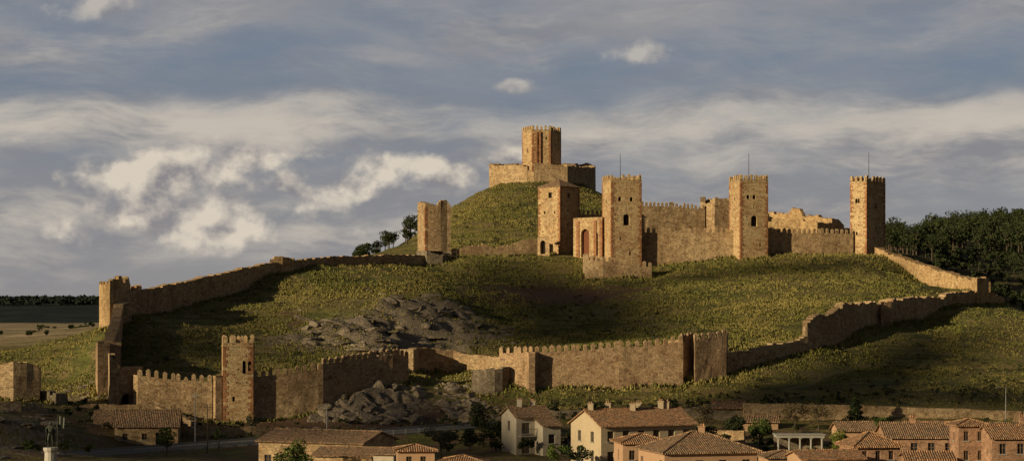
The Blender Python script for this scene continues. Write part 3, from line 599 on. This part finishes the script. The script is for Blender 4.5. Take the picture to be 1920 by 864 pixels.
for a in [('small_tree',312,266,797,0,46,L_GREEN,'round',1500,.13),('tree',556,222,824,0,86,L_GREEN,'round',2600,.15),('tree',827,263,790,0,66,L_OLIVE,'round',2600,.13),
 ('tree',905,278,752,0,50,L_DARK,'round',2200,.16),('tree',940,272,780,0,60,L_DARK,'round',2000,.16),('tree',882,270,800,0,50,L_DARK,'round',1500,.15),
 ('tree',1045,246,828,0,60,L_GREEN,'round',1600,.14),('tree',1085,243,830,0,50,L_DARK,'round',1300,.14),('tree',1322,283,752,0,50,L_BROWN,'round',1300,.12),
 ('tree',1378,274,778,0,60,L_DARK,'round',1800,.16),('tree',1425,268,780,0,66,L_GREEN,'round',2200,.15),('tree',1490,283,752,0,70,L_BROWN,'round',1500,.12),('tree',1535,282,748,0,66,L_BROWN,'round',1500,.12),
 ('conifer',1604,286,736,0,44,L_PINE,'cone',2600,.2),('tree',1574,246,799,0,54,L_YEL,'round',2000,.13),('tree',1652,276,780,0,48,L_GREEN,'round',1500,.14),('small_tree',1884,268,776,0,40,L_YEL,'round',900,.13),
 ('small_tree',166,262,838,0,24,L_YEL,'round',500,.12),('small_tree',120,258,838,0,26,L_YEL,'round',500,.12),('small_tree',410,272,800,0,18,L_GREEN,'round',500,.12),('tree',985,262,820,0,50,L_DARK,'round',1400,.15),
 ('tree',1330,262,790,0,44,L_DARK,'round',1300,.15),('small_tree',470,300,772,0,26,L_OLIVE,'round',600,.12),('small_tree',60,246,850,0,40,L_GREEN,'round',900,.12)]:
    tree(*a)
def forest(name,spots,mat,n,s,kind='pine'):
    e=empty(name); M=Msh(); V=[]
    Zs=H([p[0] for p in spots],[p[1] for p in spots])
    for (x,y,h,r),z in zip(spots,Zs):
        trunk(M,x,y,z,h,r,'cone' if n<200 else kind); V.append(crown(x,y,z,h,r,kind,n,s))
    mkmesh('trunks',M,[M_BARK],parent=e); polymesh('foliage',np.concatenate(V),4,mat,parent=e)
sp=[]
for i in range(26):
    b_=random.choice([random.uniform(660,690),random.uniform(700,790),random.uniform(725,790)]); Y=random.uniform(515,560); sp.append((X(b_,Y),Y,random.uniform(2.6,4.2)+(b_-655)/130*4.6,random.uniform(1.2,2.1)))
forest('pine_grove',sp,L_PINE,520,.24)
sp=[]
for i in range(46): b_=random.uniform(1655,1775); Y=random.uniform(500,560); sp.append((X(b_,Y),Y,random.uniform(6.5,9.5),random.uniform(1.8,2.8)))
forest('pine_grove',sp,L_PINE,450,.28)
sp=[]
for i in range(360): b_=random.uniform(1735,2060); Y=random.uniform(590,800); sp.append((X(b_,Y),Y,random.uniform(6,10.5),random.uniform(2,3.4)))
forest('pine_forest',sp,L_PINE,200,.42)
sp=[]
for i in range(420): b_=random.uniform(1740,2000); Y=random.uniform(440,600); sp.append((X(b_,Y),Y,random.uniform(1.,3),random.uniform(.7,1.8)))
forest('scrub_bushes',sp,L_PINE,70,.3,'round')
sp=[]
for i in range(260):
    b_=random.uniform(0,1900); Y=random.uniform(296,312) if i%3 else random.uniform(455,560)
    if i%3==0: b_=random.uniform(850,1130)
    sp.append((X(b_,Y),Y,random.uniform(.5,1.3),random.uniform(.4,.9)))
for i in range(420):
    b_=random.uniform(240,1750); Y=random.uniform(335,440)
    if fbm(X(b_,Y)/12,Y/12,2,61)>.52: sp.append((X(b_,Y),Y,random.uniform(.25,.75),random.uniform(.3,.8)))
for i in range(90): b_=random.uniform(1300,1950); Y=random.uniform(300,345); sp.append((X(b_,Y),Y,random.uniform(.3,.9),random.uniform(.3,.8)))
forest('scrub_bushes',sp,L_SCRUB,50,.16,'round')
sp=[]
for i in range(50): b_=random.uniform(-60,190); Y=random.uniform(520,1000); sp.append((X(b_,Y),Y,random.uniform(1.2,2.6),random.uniform(1.,2.4)))
forest('distant_trees',sp,L_PINE,60,.5,'round')
sp=[]
for i in range(1000):
    x_=random.uniform(-1300,-500); y_=random.uniform(2750,3150); sp.append((x_,y_,random.uniform(5,9),random.uniform(6,11)))
forest('ridge_forest',sp,L_FAR,26,3.,'round')
sp=[]
for i in range(140): b_=random.uniform(830,1320); Y=random.uniform(268,300); sp.append((X(b_,Y),Y,random.uniform(.8,2.4),random.uniform(.6,1.4)))
for i in range(70): b_=random.uniform(1320,1960); Y=random.uniform(262,288); sp.append((X(b_,Y),Y,random.uniform(.8,2.2),random.uniform(.6,1.4)))
for i in range(60): b_=random.uniform(100,480); Y=random.uniform(285,308); sp.append((X(b_,Y),Y,random.uniform(.5,1.3),random.uniform(.5,.9)))
forest('hedge_bushes',sp,L_DARK,130,.17,'round')

# ---------------------------------------------------------------- houses
def grid(nx,zs,L,w=.95,h=1.25,m0=1.3):
    return [((m0+(L-2*m0)*(i/(nx-1) if nx>1 else .5)),z,w,h,False) for i in range(nx) for z in zs]
def house(name,b_,Y,rot,w,d,zg,ze,zr,roof='gable',wm=None,front=(),left=(),right=(),chim=(),ov=.45,tm=None,door=None):
    e=empty(name); r=math.radians(rot); C=Vector((X(b_,Y),Y,0)); u=Vector((math.cos(r),math.sin(r),0)); v=Vector((-u.y,u.x,0))
    A=C;Bq=C+u*w;Cq=Bq+v*d;Dq=A+v*d; M=Msh(); zf=zg-3
    facade(M,A,Bq,zf,ze,list(front),0,1,.22,2); facade(M,Bq,Cq,zf,ze,list(right),0,1,.22,2); facade(M,Cq,Dq,zf,ze,(),0); facade(M,Dq,A,zf,ze,list(left),0,1,.22,2)
    up=Vector((0,0,1)); R=Msh()
    def slab(p): 
        p=[Vector(q) for q in p]; t=up*.16; R.face([q+t for q in p],0); R.face([q for q in p[::-1]],0)
        for i in range(len(p)): a,b2=p[i],p[(i+1)%len(p)]; R.face([a,b2,b2+t,a+t],0)
    E=lambda q,z:Vector((q.x,q.y,z))
    if roof=='gable':
        m1=(A+Dq)/2;m2=(Bq+Cq)/2; M.face([E(Dq,ze),E(A,ze),E(m1,zr)],0); M.face([E(Bq,ze),E(Cq,ze),E(m2,zr)],0)
        s=(zr-ze)/(d/2); zo=ze-s*ov
        slab([E(A-u*ov*.7-v*ov,zo),E(Bq+u*ov*.7-v*ov,zo),E(m2+u*ov*.7,zr+.01),E(m1-u*ov*.7,zr+.01)])
        slab([E(Cq+u*ov*.7+v*ov,zo),E(Dq-u*ov*.7+v*ov,zo),E(m1-u*ov*.7,zr+.015),E(m2+u*ov*.7,zr+.015)])
        R.cyl(E(m1-u*ov*.7,zr+.16),E(m2+u*ov*.7,zr+.16),.13,.13,0,6)
    else:
        i=min(w,d)/2; 
        if w>=d: r1=(A+Dq)/2+u*i; r2=(Bq+Cq)/2-u*i
        else: r1=(A+Bq)/2+v*i; r2=(Dq+Cq)/2-v*i
        zo=ze-.05; a,b2,c,dd=E(A-u*ov-v*ov,zo),E(Bq+u*ov-v*ov,zo),E(Cq+u*ov+v*ov,zo),E(Dq-u*ov+v*ov,zo); p,q=E(r1,zr),E(r2,zr)
        if (q-p).length<.05: q=p+u*.06
        if w>=d: fs=([a,b2,q,p],[b2,c,q],[c,dd,p,q],[dd,a,p])
        else: fs=([a,b2,p],[b2,c,q,p],[c,dd,q],[dd,a,p,q])
        for f in fs: R.face([t+up*.16 for t in f],0)
        R.face([dd,c,b2,a],0)
        for s1,s2 in ((a,b2),(b2,c),(c,dd),(dd,a)): R.face([s1,s2,s2+up*.16,s1+up*.16],0)
        for s1,s2 in (([a,p],[b2,q],[c,q],[dd,p]) if w>=d else ([a,p],[b2,p],[c,q],[dd,q])): R.cyl(s1+up*.17,s2+up*.17,.11,.11,0,5)
        R.cyl(p+up*.17,q+up*.17,.12,.12,0,5)
    mkmesh('walls',M,[wm or M_PLAST,M_GLASS,M_FRAME,M_CONC],parent=e); mkmesh('roof',R,[tm or M_TILE],parent=e)
    if chim:
        K=Msh()
        for (fu,fv,hh) in chim:
            q=C+u*w*fu+v*d*fv; zc=zr-(abs(fv-.5)*2*(zr-ze) if roof=='gable' else .2)-.5
            K.box((q.x-.35,q.y-.25,zc),(.7,0,0),(0,.5,0),(0,0,hh+.6),0); K.box((q.x-.43,q.y-.33,zc+hh+.6),(.86,0,0),(0,.66,0),(0,0,.1),0); K.box((q.x-.3,q.y-.2,zc+hh+.7),(.6,0,0),(0,.4,0),(0,0,.28),1)
        mkmesh('chimneys',K,[wm or M_PLAST,M_TILE],parent=e)
    return e
zz=lambda e,Y:Z(e,Y)
house('apartment_house',1127,249,24,14.0,9.0,-19.5,zz(798,249),zz(770,252),wm=M_PLAST,front=grid(6,[-15.75,-18.4],14.,.95,1.35,1.4),left=grid(2,[-15.9,-18.5],9.,.95,1.35,2.6),
  chim=[(.05,.5,.75),(.25,.55,.9),(.48,.45,.8),(.58,.55,.9),(.8,.5,.9),(.86,.5,.8)])
house('village_house',1246,214,14,11.,9.5,-21,zz(850,214),zz(813,218),'hip',wm=M_PLASTO,tm=M_TILE2,front=grid(4,[-16.9],11.),left=grid(2,[-16.9],9.5),chim=[(.55,.5,.8)])
house('village_house',1168,226,8,5.6,5.5,-21,zz(831,226),zz(814,229),'hip',wm=M_PLASTO,tm=M_TILE,front=grid(3,[-16.4],5.6,.7,1.1,1.1),left=grid(1,[-16.4],5.5,.7,1.1))
house('balcony_house',968,264,20,5.2,6.,-19.5,zz(781,264),zz(764,266),'gable',wm=M_PLASTW,tm=M_TILE2,front=grid(2,[-15.6,-18.3],5.2,1.2,1.5,1.4),left=grid(1,[-15.2],6.),chim=[(.3,.5,.9),(.7,.55,.8)])
M=Msh(); q=Vector((X(968,264),264,0)); u=Vector((math.cos(.35),math.sin(.35),0)); v=Vector((-u.y,u.x,0)); o=q+u*.3-v*1.1
M.box((o.x,o.y,-16.0),u*4.6,v*1.08,Vector((0,0,.16)),0)
for i in range(16): s=o+u*(.05+i*.3); M.cyl((s.x,s.y,-15.84),(s.x,s.y,-14.95),.025,.025,1,4)
M.box((o.x,o.y,-14.95),u*4.6,v*.06,Vector((0,0,.06)),1)
mkmesh('balcony',M,[M_CONC,M_DMET],parent=bpy.data.objects['balcony_house'])
house('village_house',1018,262,20,2.6,5,-19.5,zz(797,262),zz(787,263),'gable',wm=M_PLASTW,tm=M_TILE2,front=grid(1,[-16.8],2.6))
house('warehouse',485,240,-22,14.5,9.5,-20,zz(824,242),zz(806,244),'gable',wm=M_WALL,tm=M_TILE2,front=grid(4,[-18.],14.5))
house('warehouse',590,228,-12,7,6,-20,zz(853,228),zz(840,230),'gable',wm=M_WALL,tm=M_TILE2,front=grid(3,[-18.3],7))
house('stone_cottage',168,288,-8,6.2,6,-19,zz(797,288),zz(771,291),'gable',wm=M_WALL,tm=M_TILE2,front=grid(2,[-17.5],6.2,.7,.9))
house('stone_cottage',215,283,6,9.2,6.,-19,zz(797,283),zz(770,287),'gable',wm=M_WALL,tm=M_TILE2,front=[(1.5,-17.6,.7,.9,False),(4.3,-17.6,.7,.9,False),(6.6,-18.6,1.3,2.0,False)],left=grid(1,[-17.2],6.))
house('long_brick_house',1662,238,-3,19.5,9.,-20.5,zz(819,238),zz(794,242),'gable',wm=M_BRICK,tm=M_TILE2,front=grid(9,[-16.5],19.5,.85,1.35),chim=[(.2,.5,.6),(.9,.5,.8)])
house('brick_turret',1797,230,4,3.6,3.6,-20,zz(798,230),zz(787,231),'hip',wm=M_BRICK,tm=M_TILE,front=grid(2,[-14.4,-16.7],3.6,.6,1.1,.95),left=grid(1,[-14.4],3.6,.6,1.))
house('hip_roofed_tower',1604,219,10,5.4,5.4,-21,zz(838,219),zz(810,222),'hip',wm=M_BRICK,tm=M_TILE,front=grid(3,[-15.9],5.4,.6,1.,1.1),left=grid(2,[-15.9],5.4,.6,1.,1.3))
house('village_house',1505,212,8,7.,6.,-21,zz(860,212),zz(847,214),'gable',wm=M_PLASTO,tm=M_TILE)
house('village_house',1700,208,-6,5.,6.,-21,zz(861,208),zz(849,210),'gable',wm=M_BRICK,tm=M_TILE)
house('village_house',1340,292,2,4.6,4.,-17.5,zz(764,292),zz(754,293),'gable',wm=M_GREY,tm=M_TILE)
house('village_house',1574,262,4,5.,4.5,-19.5,zz(806,262),zz(793,263),'gable',wm=M_PLASTO,tm=M_TILE2,front=grid(2,[-17.2],5.))
house('village_house',745,216,5,4.2,4.,-21,zz(845,216),zz(836,217),'hip',wm=M_PLASTO,tm=M_TILE,front=grid(2,[-16.2],4.2,.6,.9))
house('village_house',700,222,-10,2.4,4.,-21,zz(850,222),zz(842,223),'gable',wm=M_PLASTW,tm=M_TILE2,front=grid(1,[-17.],2.4,.5,.8))
house('village_house',1860,226,3,9,6,-21,zz(820,226),zz(800,228),'gable',wm=M_BRICK,tm=M_TILE,front=grid(4,[-15.7],9.,.8,1.2))
house('village_house',822,212,-4,5,5,-21,zz(868,212),zz(855,214),'hip',wm=M_WALL,tm=M_TILE)
house('village_house',1395,284,-4,5,4,-18,zz(790,284),zz(781,286),'gable',wm=M_PLASTO,tm=M_TILE2,front=grid(2,[-16.6],5,.7,.9))
house('village_house',1440,232,6,5,5,-21,zz(858,232),zz(847,233),'hip',wm=M_PLASTO,tm=M_TILE2)
house('village_house',1700,262,-2,8,5,-19,zz(805,262),zz(792,264),'gable',wm=M_PLAST,tm=M_TILE,front=grid(4,[-16.6],8,.7,1.))
M=Msh(); Y=262; x0,x1=X(1456,Y),X(1546,Y)
M.box((x0,Y,Z(820,Y)),(x1-x0,0,0),(0,3,0),(0,0,.35),0); M.box((x0-.15,Y-.15,Z(820,Y)+.35),(x1-x0+.3,0,0),(0,3.3,0),(0,0,.12),0)
for i in range(5): xx=x0+.2+(x1-x0-.6)*i/4; M.cyl((xx+.1,Y+.3,-19.5),(xx+.1,Y+.3,Z(820,Y)),.17,.14,0,10); M.box((xx-.12,Y+.08,Z(820,Y)-.14),(.44,0,0),(0,.44,0),(0,0,.138),0)
M.box((x0,Y+2.6,-20),(x1-x0,0,0),(0,.35,0),(0,0,Z(820,Y)+19.9),1); mkmesh('garden_portico',M,[M_CONC,M_GREY])
wall('retaining_wall',[(1000,293,770,800),(1150,292,767,796),(1300,292,762,794),(1345,292,757,794)],th=.8,rag=.06,mat=M_GREY,seed=81)
wall('retaining_wall',[(1395,291,756,792),(1560,291,758,792),(1700,291,763,792),(1810,290,766,792),(1860,290,769,792),(1990,290,772,795)],th=.8,rag=.05,mat=M_WALL,seed=82)
wall('retaining_wall',[(104,297,762,790),(170,299,757,785),(290,300,760,785),(325,297,770,800),(358,292,790,815)],th=.6,rag=.08,mat=M_WALL,seed=83)
wall('retaining_wall',[(640,281,826,840),(760,287,815,830),(880,294,805,822)],th=.4,rag=.05,mat=M_GREY,seed=84)
wall('terrace_wall',[(-30,288,752,790),(40,287,756,792),(90,289,764,795),(125,292,775,800)],th=.7,rag=.35,mat=M_GREY,seed=86)
wall('terrace_wall',[(-30,272,790,830),(50,272,796,830),(120,274,806,838)],th=.7,rag=.4,mat=M_GREY,seed=87)
wall('terrace_wall',[(300,291,790,815),(370,290,800,822),(470,292,802,822),(560,296,800,815)],th=.6,rag=.25,mat=M_WALL,seed=88)
wall('terrace_wall',[(860,304,778,800),(960,304,776,798),(1010,300,770,798)],th=.6,rag=.25,mat=M_GREY,seed=89)
wall('garden_wall',[(1310,272,806,835),(1395,270,806,835)],th=.5,rag=.08,mat=M_WALL,seed=85)

def ribbon(name,off0,off1,dz,mat,th=0.,parent=None):
    M=Msh(); P=[Vector(p) for p in ROAD]; S=[]
    for a,b2 in zip(P[:-1],P[1:]):
        k=int((b2-a).length/2); S+=[a.lerp(b2,j/k) for j in range(k)]
    S.append(P[-1]); Ls=[];Rs=[]
    for i,s in enumerate(S):
        d=(S[min(i+1,len(S)-1)]-S[max(i-1,0)]); d.z=0; d.normalize(); nn=Vector((-d.y,d.x,0)); Ls.append(s+nn*off1+Vector((0,0,dz))); Rs.append(s+nn*off0+Vector((0,0,dz)))
    for i in range(len(S)-1):
        M.face([Rs[i],Rs[i+1],Ls[i+1],Ls[i]],0)
        if th: 
            t=Vector((0,0,-th)); M.face([Rs[i]+t,Rs[i+1]+t,Rs[i+1],Rs[i]],0); M.face([Ls[i+1]+t,Ls[i]+t,Ls[i],Ls[i+1]],0)
    return mkmesh(name,M,[mat]),Rs,Ls
rd,_,_=ribbon('road',-3.4,3.4,.02,M_ASPH); pl,_,_=ribbon('edge_line',-3.1,-2.98,.026,M_PAINT); pl.parent=rd; pl,_,_=ribbon('edge_line',2.98,3.1,.026,M_PAINT); pl.parent=rd
pl,_,_=ribbon('kerb',3.4,3.65,.14,M_CONC,.4); pl.parent=rd; pl,_,_=ribbon('kerb',-3.65,-3.4,.14,M_CONC,.4); pl.parent=rd
M=Msh(); _o,Rs,Ls=ribbon('tmp',-3.95,-3.9,.7,M_METAL); bpy.data.objects.remove(_o)
for i in range(0,len(Rs)-1):
    a,b2=Rs[i],Rs[i+1]; M.box(a,b2-a,Ls[i]-a,Vector((0,0,.3)),0); M.box(a-Vector((0,0,1.)),Vector((.1,0,0)),Vector((0,.1,0)),Vector((0,0,1.)),0)
mkmesh('guard_rail',M,[M_METAL])
def pole(name,b_,Y,top,arm=True,wood=False):
    x=X(b_,Y); z=h1(x,Y); zt=Z(top,Y); M=Msh(); M.cyl((x,Y,z-.3),(x,Y,zt),.09,.055,0,7)
    if arm: M.cyl((x,Y,zt-.05),(x-1.1,Y-.2,zt+.15),.04,.03,0,5); M.box((x-1.5,Y-.3,zt+.08),(.55,0,0),(0,.2,0),(0,0,.1),0)
    else: M.box((x-.6,Y-.05,zt-.5),(1.2,0,0),(0,.1,0),(0,0,.1),0)
    mkmesh(name,M,[M_METAL if not wood else M_BARK])
pole('street_lamp',1886,288,726); pole('street_lamp',613,286,762); pole('utility_pole',366,280,735,False); pole('utility_pole',389,268,757,False,True); pole('street_lamp',1150,250,838)

# ---------------------------------------------------------------- statue on pedestal
e=empty('bronze_statue'); Y=200.; sx=X(95,Y); zb=Z(838,Y)
M=Msh(); M.box((sx-1.6,Y-1.6,-22.),(3.2,0,0),(0,3.2,0),(0,0,3.2),0); M.box((sx-1.1,Y-1.1,-18.8),(2.2,0,0),(0,2.2,0),(0,0,.5),0)
for (ra,rb_,z0_,z1_) in ((.8,.6,-18.3,zb-.5),(.62,.75,zb-.5,zb-.25),(.75,.75,zb-.25,zb)): M.cyl((sx,Y,z0_),(sx,Y,z1_),ra,rb_,0,12)
mkmesh('pedestal',M,[M_PED],parent=e)
S=1.5
J={'pelvis':(0,0,.95,.15),'belly':(0,0,1.12,.14),'chest':(0,0,1.36,.18),'neck':(0,0,1.53,.07),'head':(.01,-.02,1.66,.11),'crown':(.01,-.01,1.78,.07),
'hl':(-.11,0,.88,.11),'kl':(-.15,-.06,.5,.075),'al':(-.16,0,.09,.05),'tl':(-.17,-.16,.04,.045),'hr':(.11,0,.88,.11),'kr':(.13,-.01,.5,.075),'ar':(.13,.03,.09,.05),'tr':(.16,-.12,.04,.045),
'sl':(-.21,0,1.44,.08),'el':(-.34,-.05,1.2,.06),'wl':(-.25,-.24,1.1,.045),'sr':(.21,0,1.44,.08),'er':(.40,-.04,1.28,.06),'wr':(.47,-.12,1.5,.045),'hdr':(.47,-.13,1.6,.05),'hdl':(-.22,-.32,1.1,.05)}
ks=list(J); ed=[('pelvis','belly'),('belly','chest'),('chest','neck'),('neck','head'),('head','crown'),('pelvis','hl'),('hl','kl'),('kl','al'),('al','tl'),('pelvis','hr'),('hr','kr'),('kr','ar'),('ar','tr'),('chest','sl'),('sl','el'),('el','wl'),('wl','hdl'),('chest','sr'),('sr','er'),('er','wr'),('wr','hdr')]
mm=bpy.data.meshes.new('figure'); mm.from_pydata([(sx+J[k][0]*S,Y+J[k][1]*S,zb+J[k][2]*S) for k in ks],[(ks.index(a),ks.index(b2)) for a,b2 in ed],[]); mm.materials.append(M_BRONZE)
fo=bpy.data.objects.new('figure',mm); scene.collection.objects.link(fo); fo.parent=e; md=fo.modifiers.new('s','SKIN')
for i,k in enumerate(ks): sv=mm.skin_vertices[0].data[i]; sv.radius=(J[k][3]*S,J[k][3]*S); sv.use_root=(i==0)
fo.modifiers.new('ss','SUBSURF').levels=2; fo.modifiers['ss'].render_levels=2
M=Msh(); hx,hy,hz=sx+.47*S,Y-.13*S,zb; M.cyl((hx,hy,hz+.05),(hx+.1,hy,hz+2.3*S),.035,.03,0,6)
for i in range(5):
    M.face([(hx+.09+i*.14,hy+.04*math.sin(i*2),hz+(2.25-i*.04)*S),(hx+.09+(i+1)*.14,hy+.04*math.sin(i*2+2),hz+(2.25-(i+1)*.04)*S),(hx+.07+(i+1)*.13,hy+.04*math.sin(i*2+2),hz+(1.75-(i+1)*.09)*S),(hx+.07+i*.13,hy+.04*math.sin(i*2),hz+(1.75-i*.09)*S)],0)
for i in range(8):
    a0=math.pi*(.0+i/8);a1=math.pi*((i+1)/8); f=lambda a,r,z:(sx+math.cos(a)*r*S,Y+math.sin(a)*r*S*.8,zb+z*S)
    M.face([f(a0,.2,1.48),f(a1,.2,1.48),f(a1,.36,.35),f(a0,.34,.35)],0)
M.cyl((sx-.22*S,Y-.3*S,zb+1.15*S),(sx-.3*S,Y-.25*S,zb+.2*S),.03,.02,0,5)
mkmesh('banner_cloak_sword',M,[M_BRONZE],parent=e)

# ---------------------------------------------------------------- light
AZ=math.radians(34); EL=math.radians(14.5)
S=Vector((-math.cos(EL)*math.cos(AZ),-math.cos(EL)*math.sin(AZ),math.sin(EL)))
sl=bpy.data.lights.new('sun','SUN'); sl.energy=5.; sl.angle=math.radians(.5); sl.color=(1,.82,.50)
so=bpy.data.objects.new('sun',sl); so.rotation_euler=S.to_track_quat('Z','Y').to_euler(); so.location=(-200,-100,200); scene.collection.objects.link(so)
# unseen blocker puffs added up-sun (real geometry, 1.4 km away) to shade chosen patches of hillside and town
mcl,gc,bc=newmat('shade_puff_white'); bc.inputs['Base Color'].default_value=(.8,.8,.8,1)
def shade_puffs(polys,spacing,rad,keep=1.,zoff=0.):
    v,f=ico(2); V=[]
    for poly in polys:
        P=[(X(a,c),c) for a,c in poly]; xa=[p[0] for p in P]; ya=[p[1] for p in P]
        for xx in np.arange(min(xa),max(xa),spacing):
            for yy in np.arange(min(ya),max(ya),spacing):
                x_=xx+random.uniform(-.4,.4)*spacing; y_=yy+random.uniform(-.4,.4)*spacing; ins=False
                for i in range(len(P)):
                    (x1,y1),(x2,y2)=P[i],P[i-1]
                    if (y1>y_)!=(y2>y_) and x_<(x2-x1)*(y_-y1)/(y2-y1)+x1: ins=not ins
                if not ins or vnoise(x_/16,y_/16,77)>keep: continue
                c=np.array((x_,y_,h1(x_,y_)+zoff))+np.array(S)*random.uniform(1380,1460)
                V.append((v*np.array([1,1,.55])*rad*random.uniform(.75,1.2)+c)[f])
    return polymesh('shade_puffs',np.concatenate(V),3,mcl)
shade_puffs([[(875,366),(865,395),(895,442),(1090,436),(1130,430),(1200,414),(1255,385),(1240,358),(1100,346),(980,350)]],4.2,3.6,.95)
shade_puffs([[(250,334),(240,352),(400,368),(480,376),(500,352),(560,340),(560,332)]],4.5,3.2,.9)
shade_puffs([[(1300,300),(1290,322),(1400,326),(1520,334),(1640,350),(1780,366),(1860,372),(1800,340),(1740,318),(1960,312),(1960,292),(1300,292)]],4.6,3.8,.95)
shade_puffs([[(1225,428),(1230,440),(1640,440),(1640,428)]],4,2.6,.85)
shade_puffs([[(-100,240),(-100,296),(560,300),(600,323),(770,323),(960,316),(1060,300),(1060,266),(1000,252),(700,252)]],5.5,4.0,.64,1.0)
w=bpy.data.worlds.new('World'); scene.world=w; w.use_nodes=True; nt=w.node_tree; g=G(nt); bg=nt.nodes['Background']; bg.inputs[1].default_value=.1
sky=nt.nodes.new('ShaderNodeTexSky'); sky.sky_type='NISHITA'; sky.sun_disc=False; sky.sun_elevation=EL; sky.sun_rotation=math.atan2(S.x,S.y)%(2*math.pi)
dx,dy,dz=g.sep(g.coord('Generated'))
u=g.m('MULTIPLY',g.m('ARCTAN2',dx,dy),10.); v=g.m('MULTIPLY',g.m('ARCSINE',dz),10.)
K=10.
def L(r,gg,b_): return lin(r,gg,b_,K)
base=g.ramp(g.m('DIVIDE',v,4.),[(0,L(140,137,139)),(.08,L(140,140,144)),(.18,L(130,134,143)),(.27,L(114,124,139)),(.34,L(112,124,142)),(.42,L(120,127,140)),(.6,L(70,75,87)),(1,L(36,40,50))])
base=g.mix(.06,base,sky.outputs[0])
wu=g.noise(g.comb(u,v,0),1.1,2,.5); wv=g.m('ADD',v,g.m('MULTIPLY',g.m('SUBTRACT',wu,.5),.3))
st=g.noise(g.comb(g.m('MULTIPLY',u,.6),g.m('ADD',g.m('MULTIPLY',wv,2.4),g.m('MULTIPLY',u,-.1)),3.7),1.3,7,.62,0.)
def band(c,wd,x=wv): 
    t=g.m('DIVIDE',g.m('SUBTRACT',x,c),wd); return g.m('EXPONENT',g.m('MULTIPLY',g.m('MULTIPLY',t,t),-1.))
bias=g.m('ADD',g.m('MULTIPLY',band(.94,.16),.22),g.m('MULTIPLY',band(1.22,.12),-.10))
bias=g.m('ADD',bias,g.m('MULTIPLY',band(.6,.2),.1))
cov=g.sstep(g.m('ADD',st,bias),.34,.78)
st2=g.noise(g.comb(g.m('MULTIPLY',u,.9),g.m('MULTIPLY',wv,3.4),9.1),1.5,8,.62,0.)
ccol=g.mix(g.sstep(g.m('ADD',st2,g.m('MULTIPLY',band(1.02,.10),.17)),.4,.74),L(136,135,139),L(202,192,178))
col=g.mix(g.m('MULTIPLY',cov,.88),base,ccol)
ws=g.noise(g.comb(g.m('ADD',g.m('MULTIPLY',u,.45),g.m('MULTIPLY',v,.6)),g.m('MULTIPLY',v,1.6),5.),1.5,9,.66,.2)
col=g.mix(g.m('MULTIPLY',g.m('MULTIPLY',g.sstep(ws,.38,.72),g.sstep(v,1.0,1.4)),.75),col,L(152,151,153))
cl=[(330,335,140,50),(465,300,80,32),(410,398,170,42),(270,410,110,36),(545,352,80,32),(722,306,64,36),(870,325,90,34),(640,350,80,30),(945,298,34,17),(230,330,66,38),(1215,104,70,20),(970,166,30,10),(215,32,66,20)]
p1=g.comb(u,g.m('MULTIPLY',v,1.25),1.3); p2=g.comb(g.m('SUBTRACT',u,.05),g.m('MULTIPLY',g.m('ADD',v,.08),1.25),1.3)
field=None
for (a,b_,ra,rb) in cl:
    tu=g.m('DIVIDE',g.m('SUBTRACT',u,(a-960)/360.),ra/360.*1.4); tv=g.m('DIVIDE',g.m('SUBTRACT',v,(600-b_)/360.),rb/360.*1.4)
    d=g.m('SUBTRACT',1.,g.m('SQRT',g.m('ADD',g.m('MULTIPLY',tu,tu),g.m('MULTIPLY',tv,tv))))
    field=d if field is None else g.m('MAXIMUM',field,d)
field=g.m('MAXIMUM',field,-1.)
def puff(p): return g.noise(p,3.0,9,.56,.0)
ca=puff(p1); cb=puff(p2)
fl=g.m('ADD',field,g.m('MULTIPLY',g.m('SUBTRACT',ca,.5),3.6))
cm=g.sstep(fl,-.05,.8)
rel=g.m('ADD',.5,g.m('MULTIPLY',g.m('SUBTRACT',ca,cb),4.6),clamp=True)
cc=g.mix(rel,L(138,134,137),L(222,210,192))
hi=g.m('SUBTRACT',.88,g.m('MULTIPLY',g.sstep(v,1.0,1.15),.40))
col=g.mix(g.m('MULTIPLY',cm,hi),col,cc)
back=g.sstep(dy,-.1,.75)
col=g.mix(g.m('MULTIPLY',g.m('SUBTRACT',1.,back),.92),col,g.mix(.3,L(52,52,56),g.mix(.5,L(0,0,0),sky.outputs[0])))
g.put(bg.inputs[0],col)
# ---------------------------------------------------------------- camera
cam=bpy.data.cameras.new('camera'); co=bpy.data.objects.new('camera',cam); scene.collection.objects.link(co)
co.location=(0,0,0); co.rotation_euler=(math.radians(90),0,0); cam.sensor_width=36; cam.lens=36*F/1920; cam.shift_y=168/1920; cam.clip_start=1; cam.clip_end=30000
scene.camera=co
scene.view_settings.view_transform='Standard'; scene.view_settings.look='None'; scene.view_settings.exposure=0
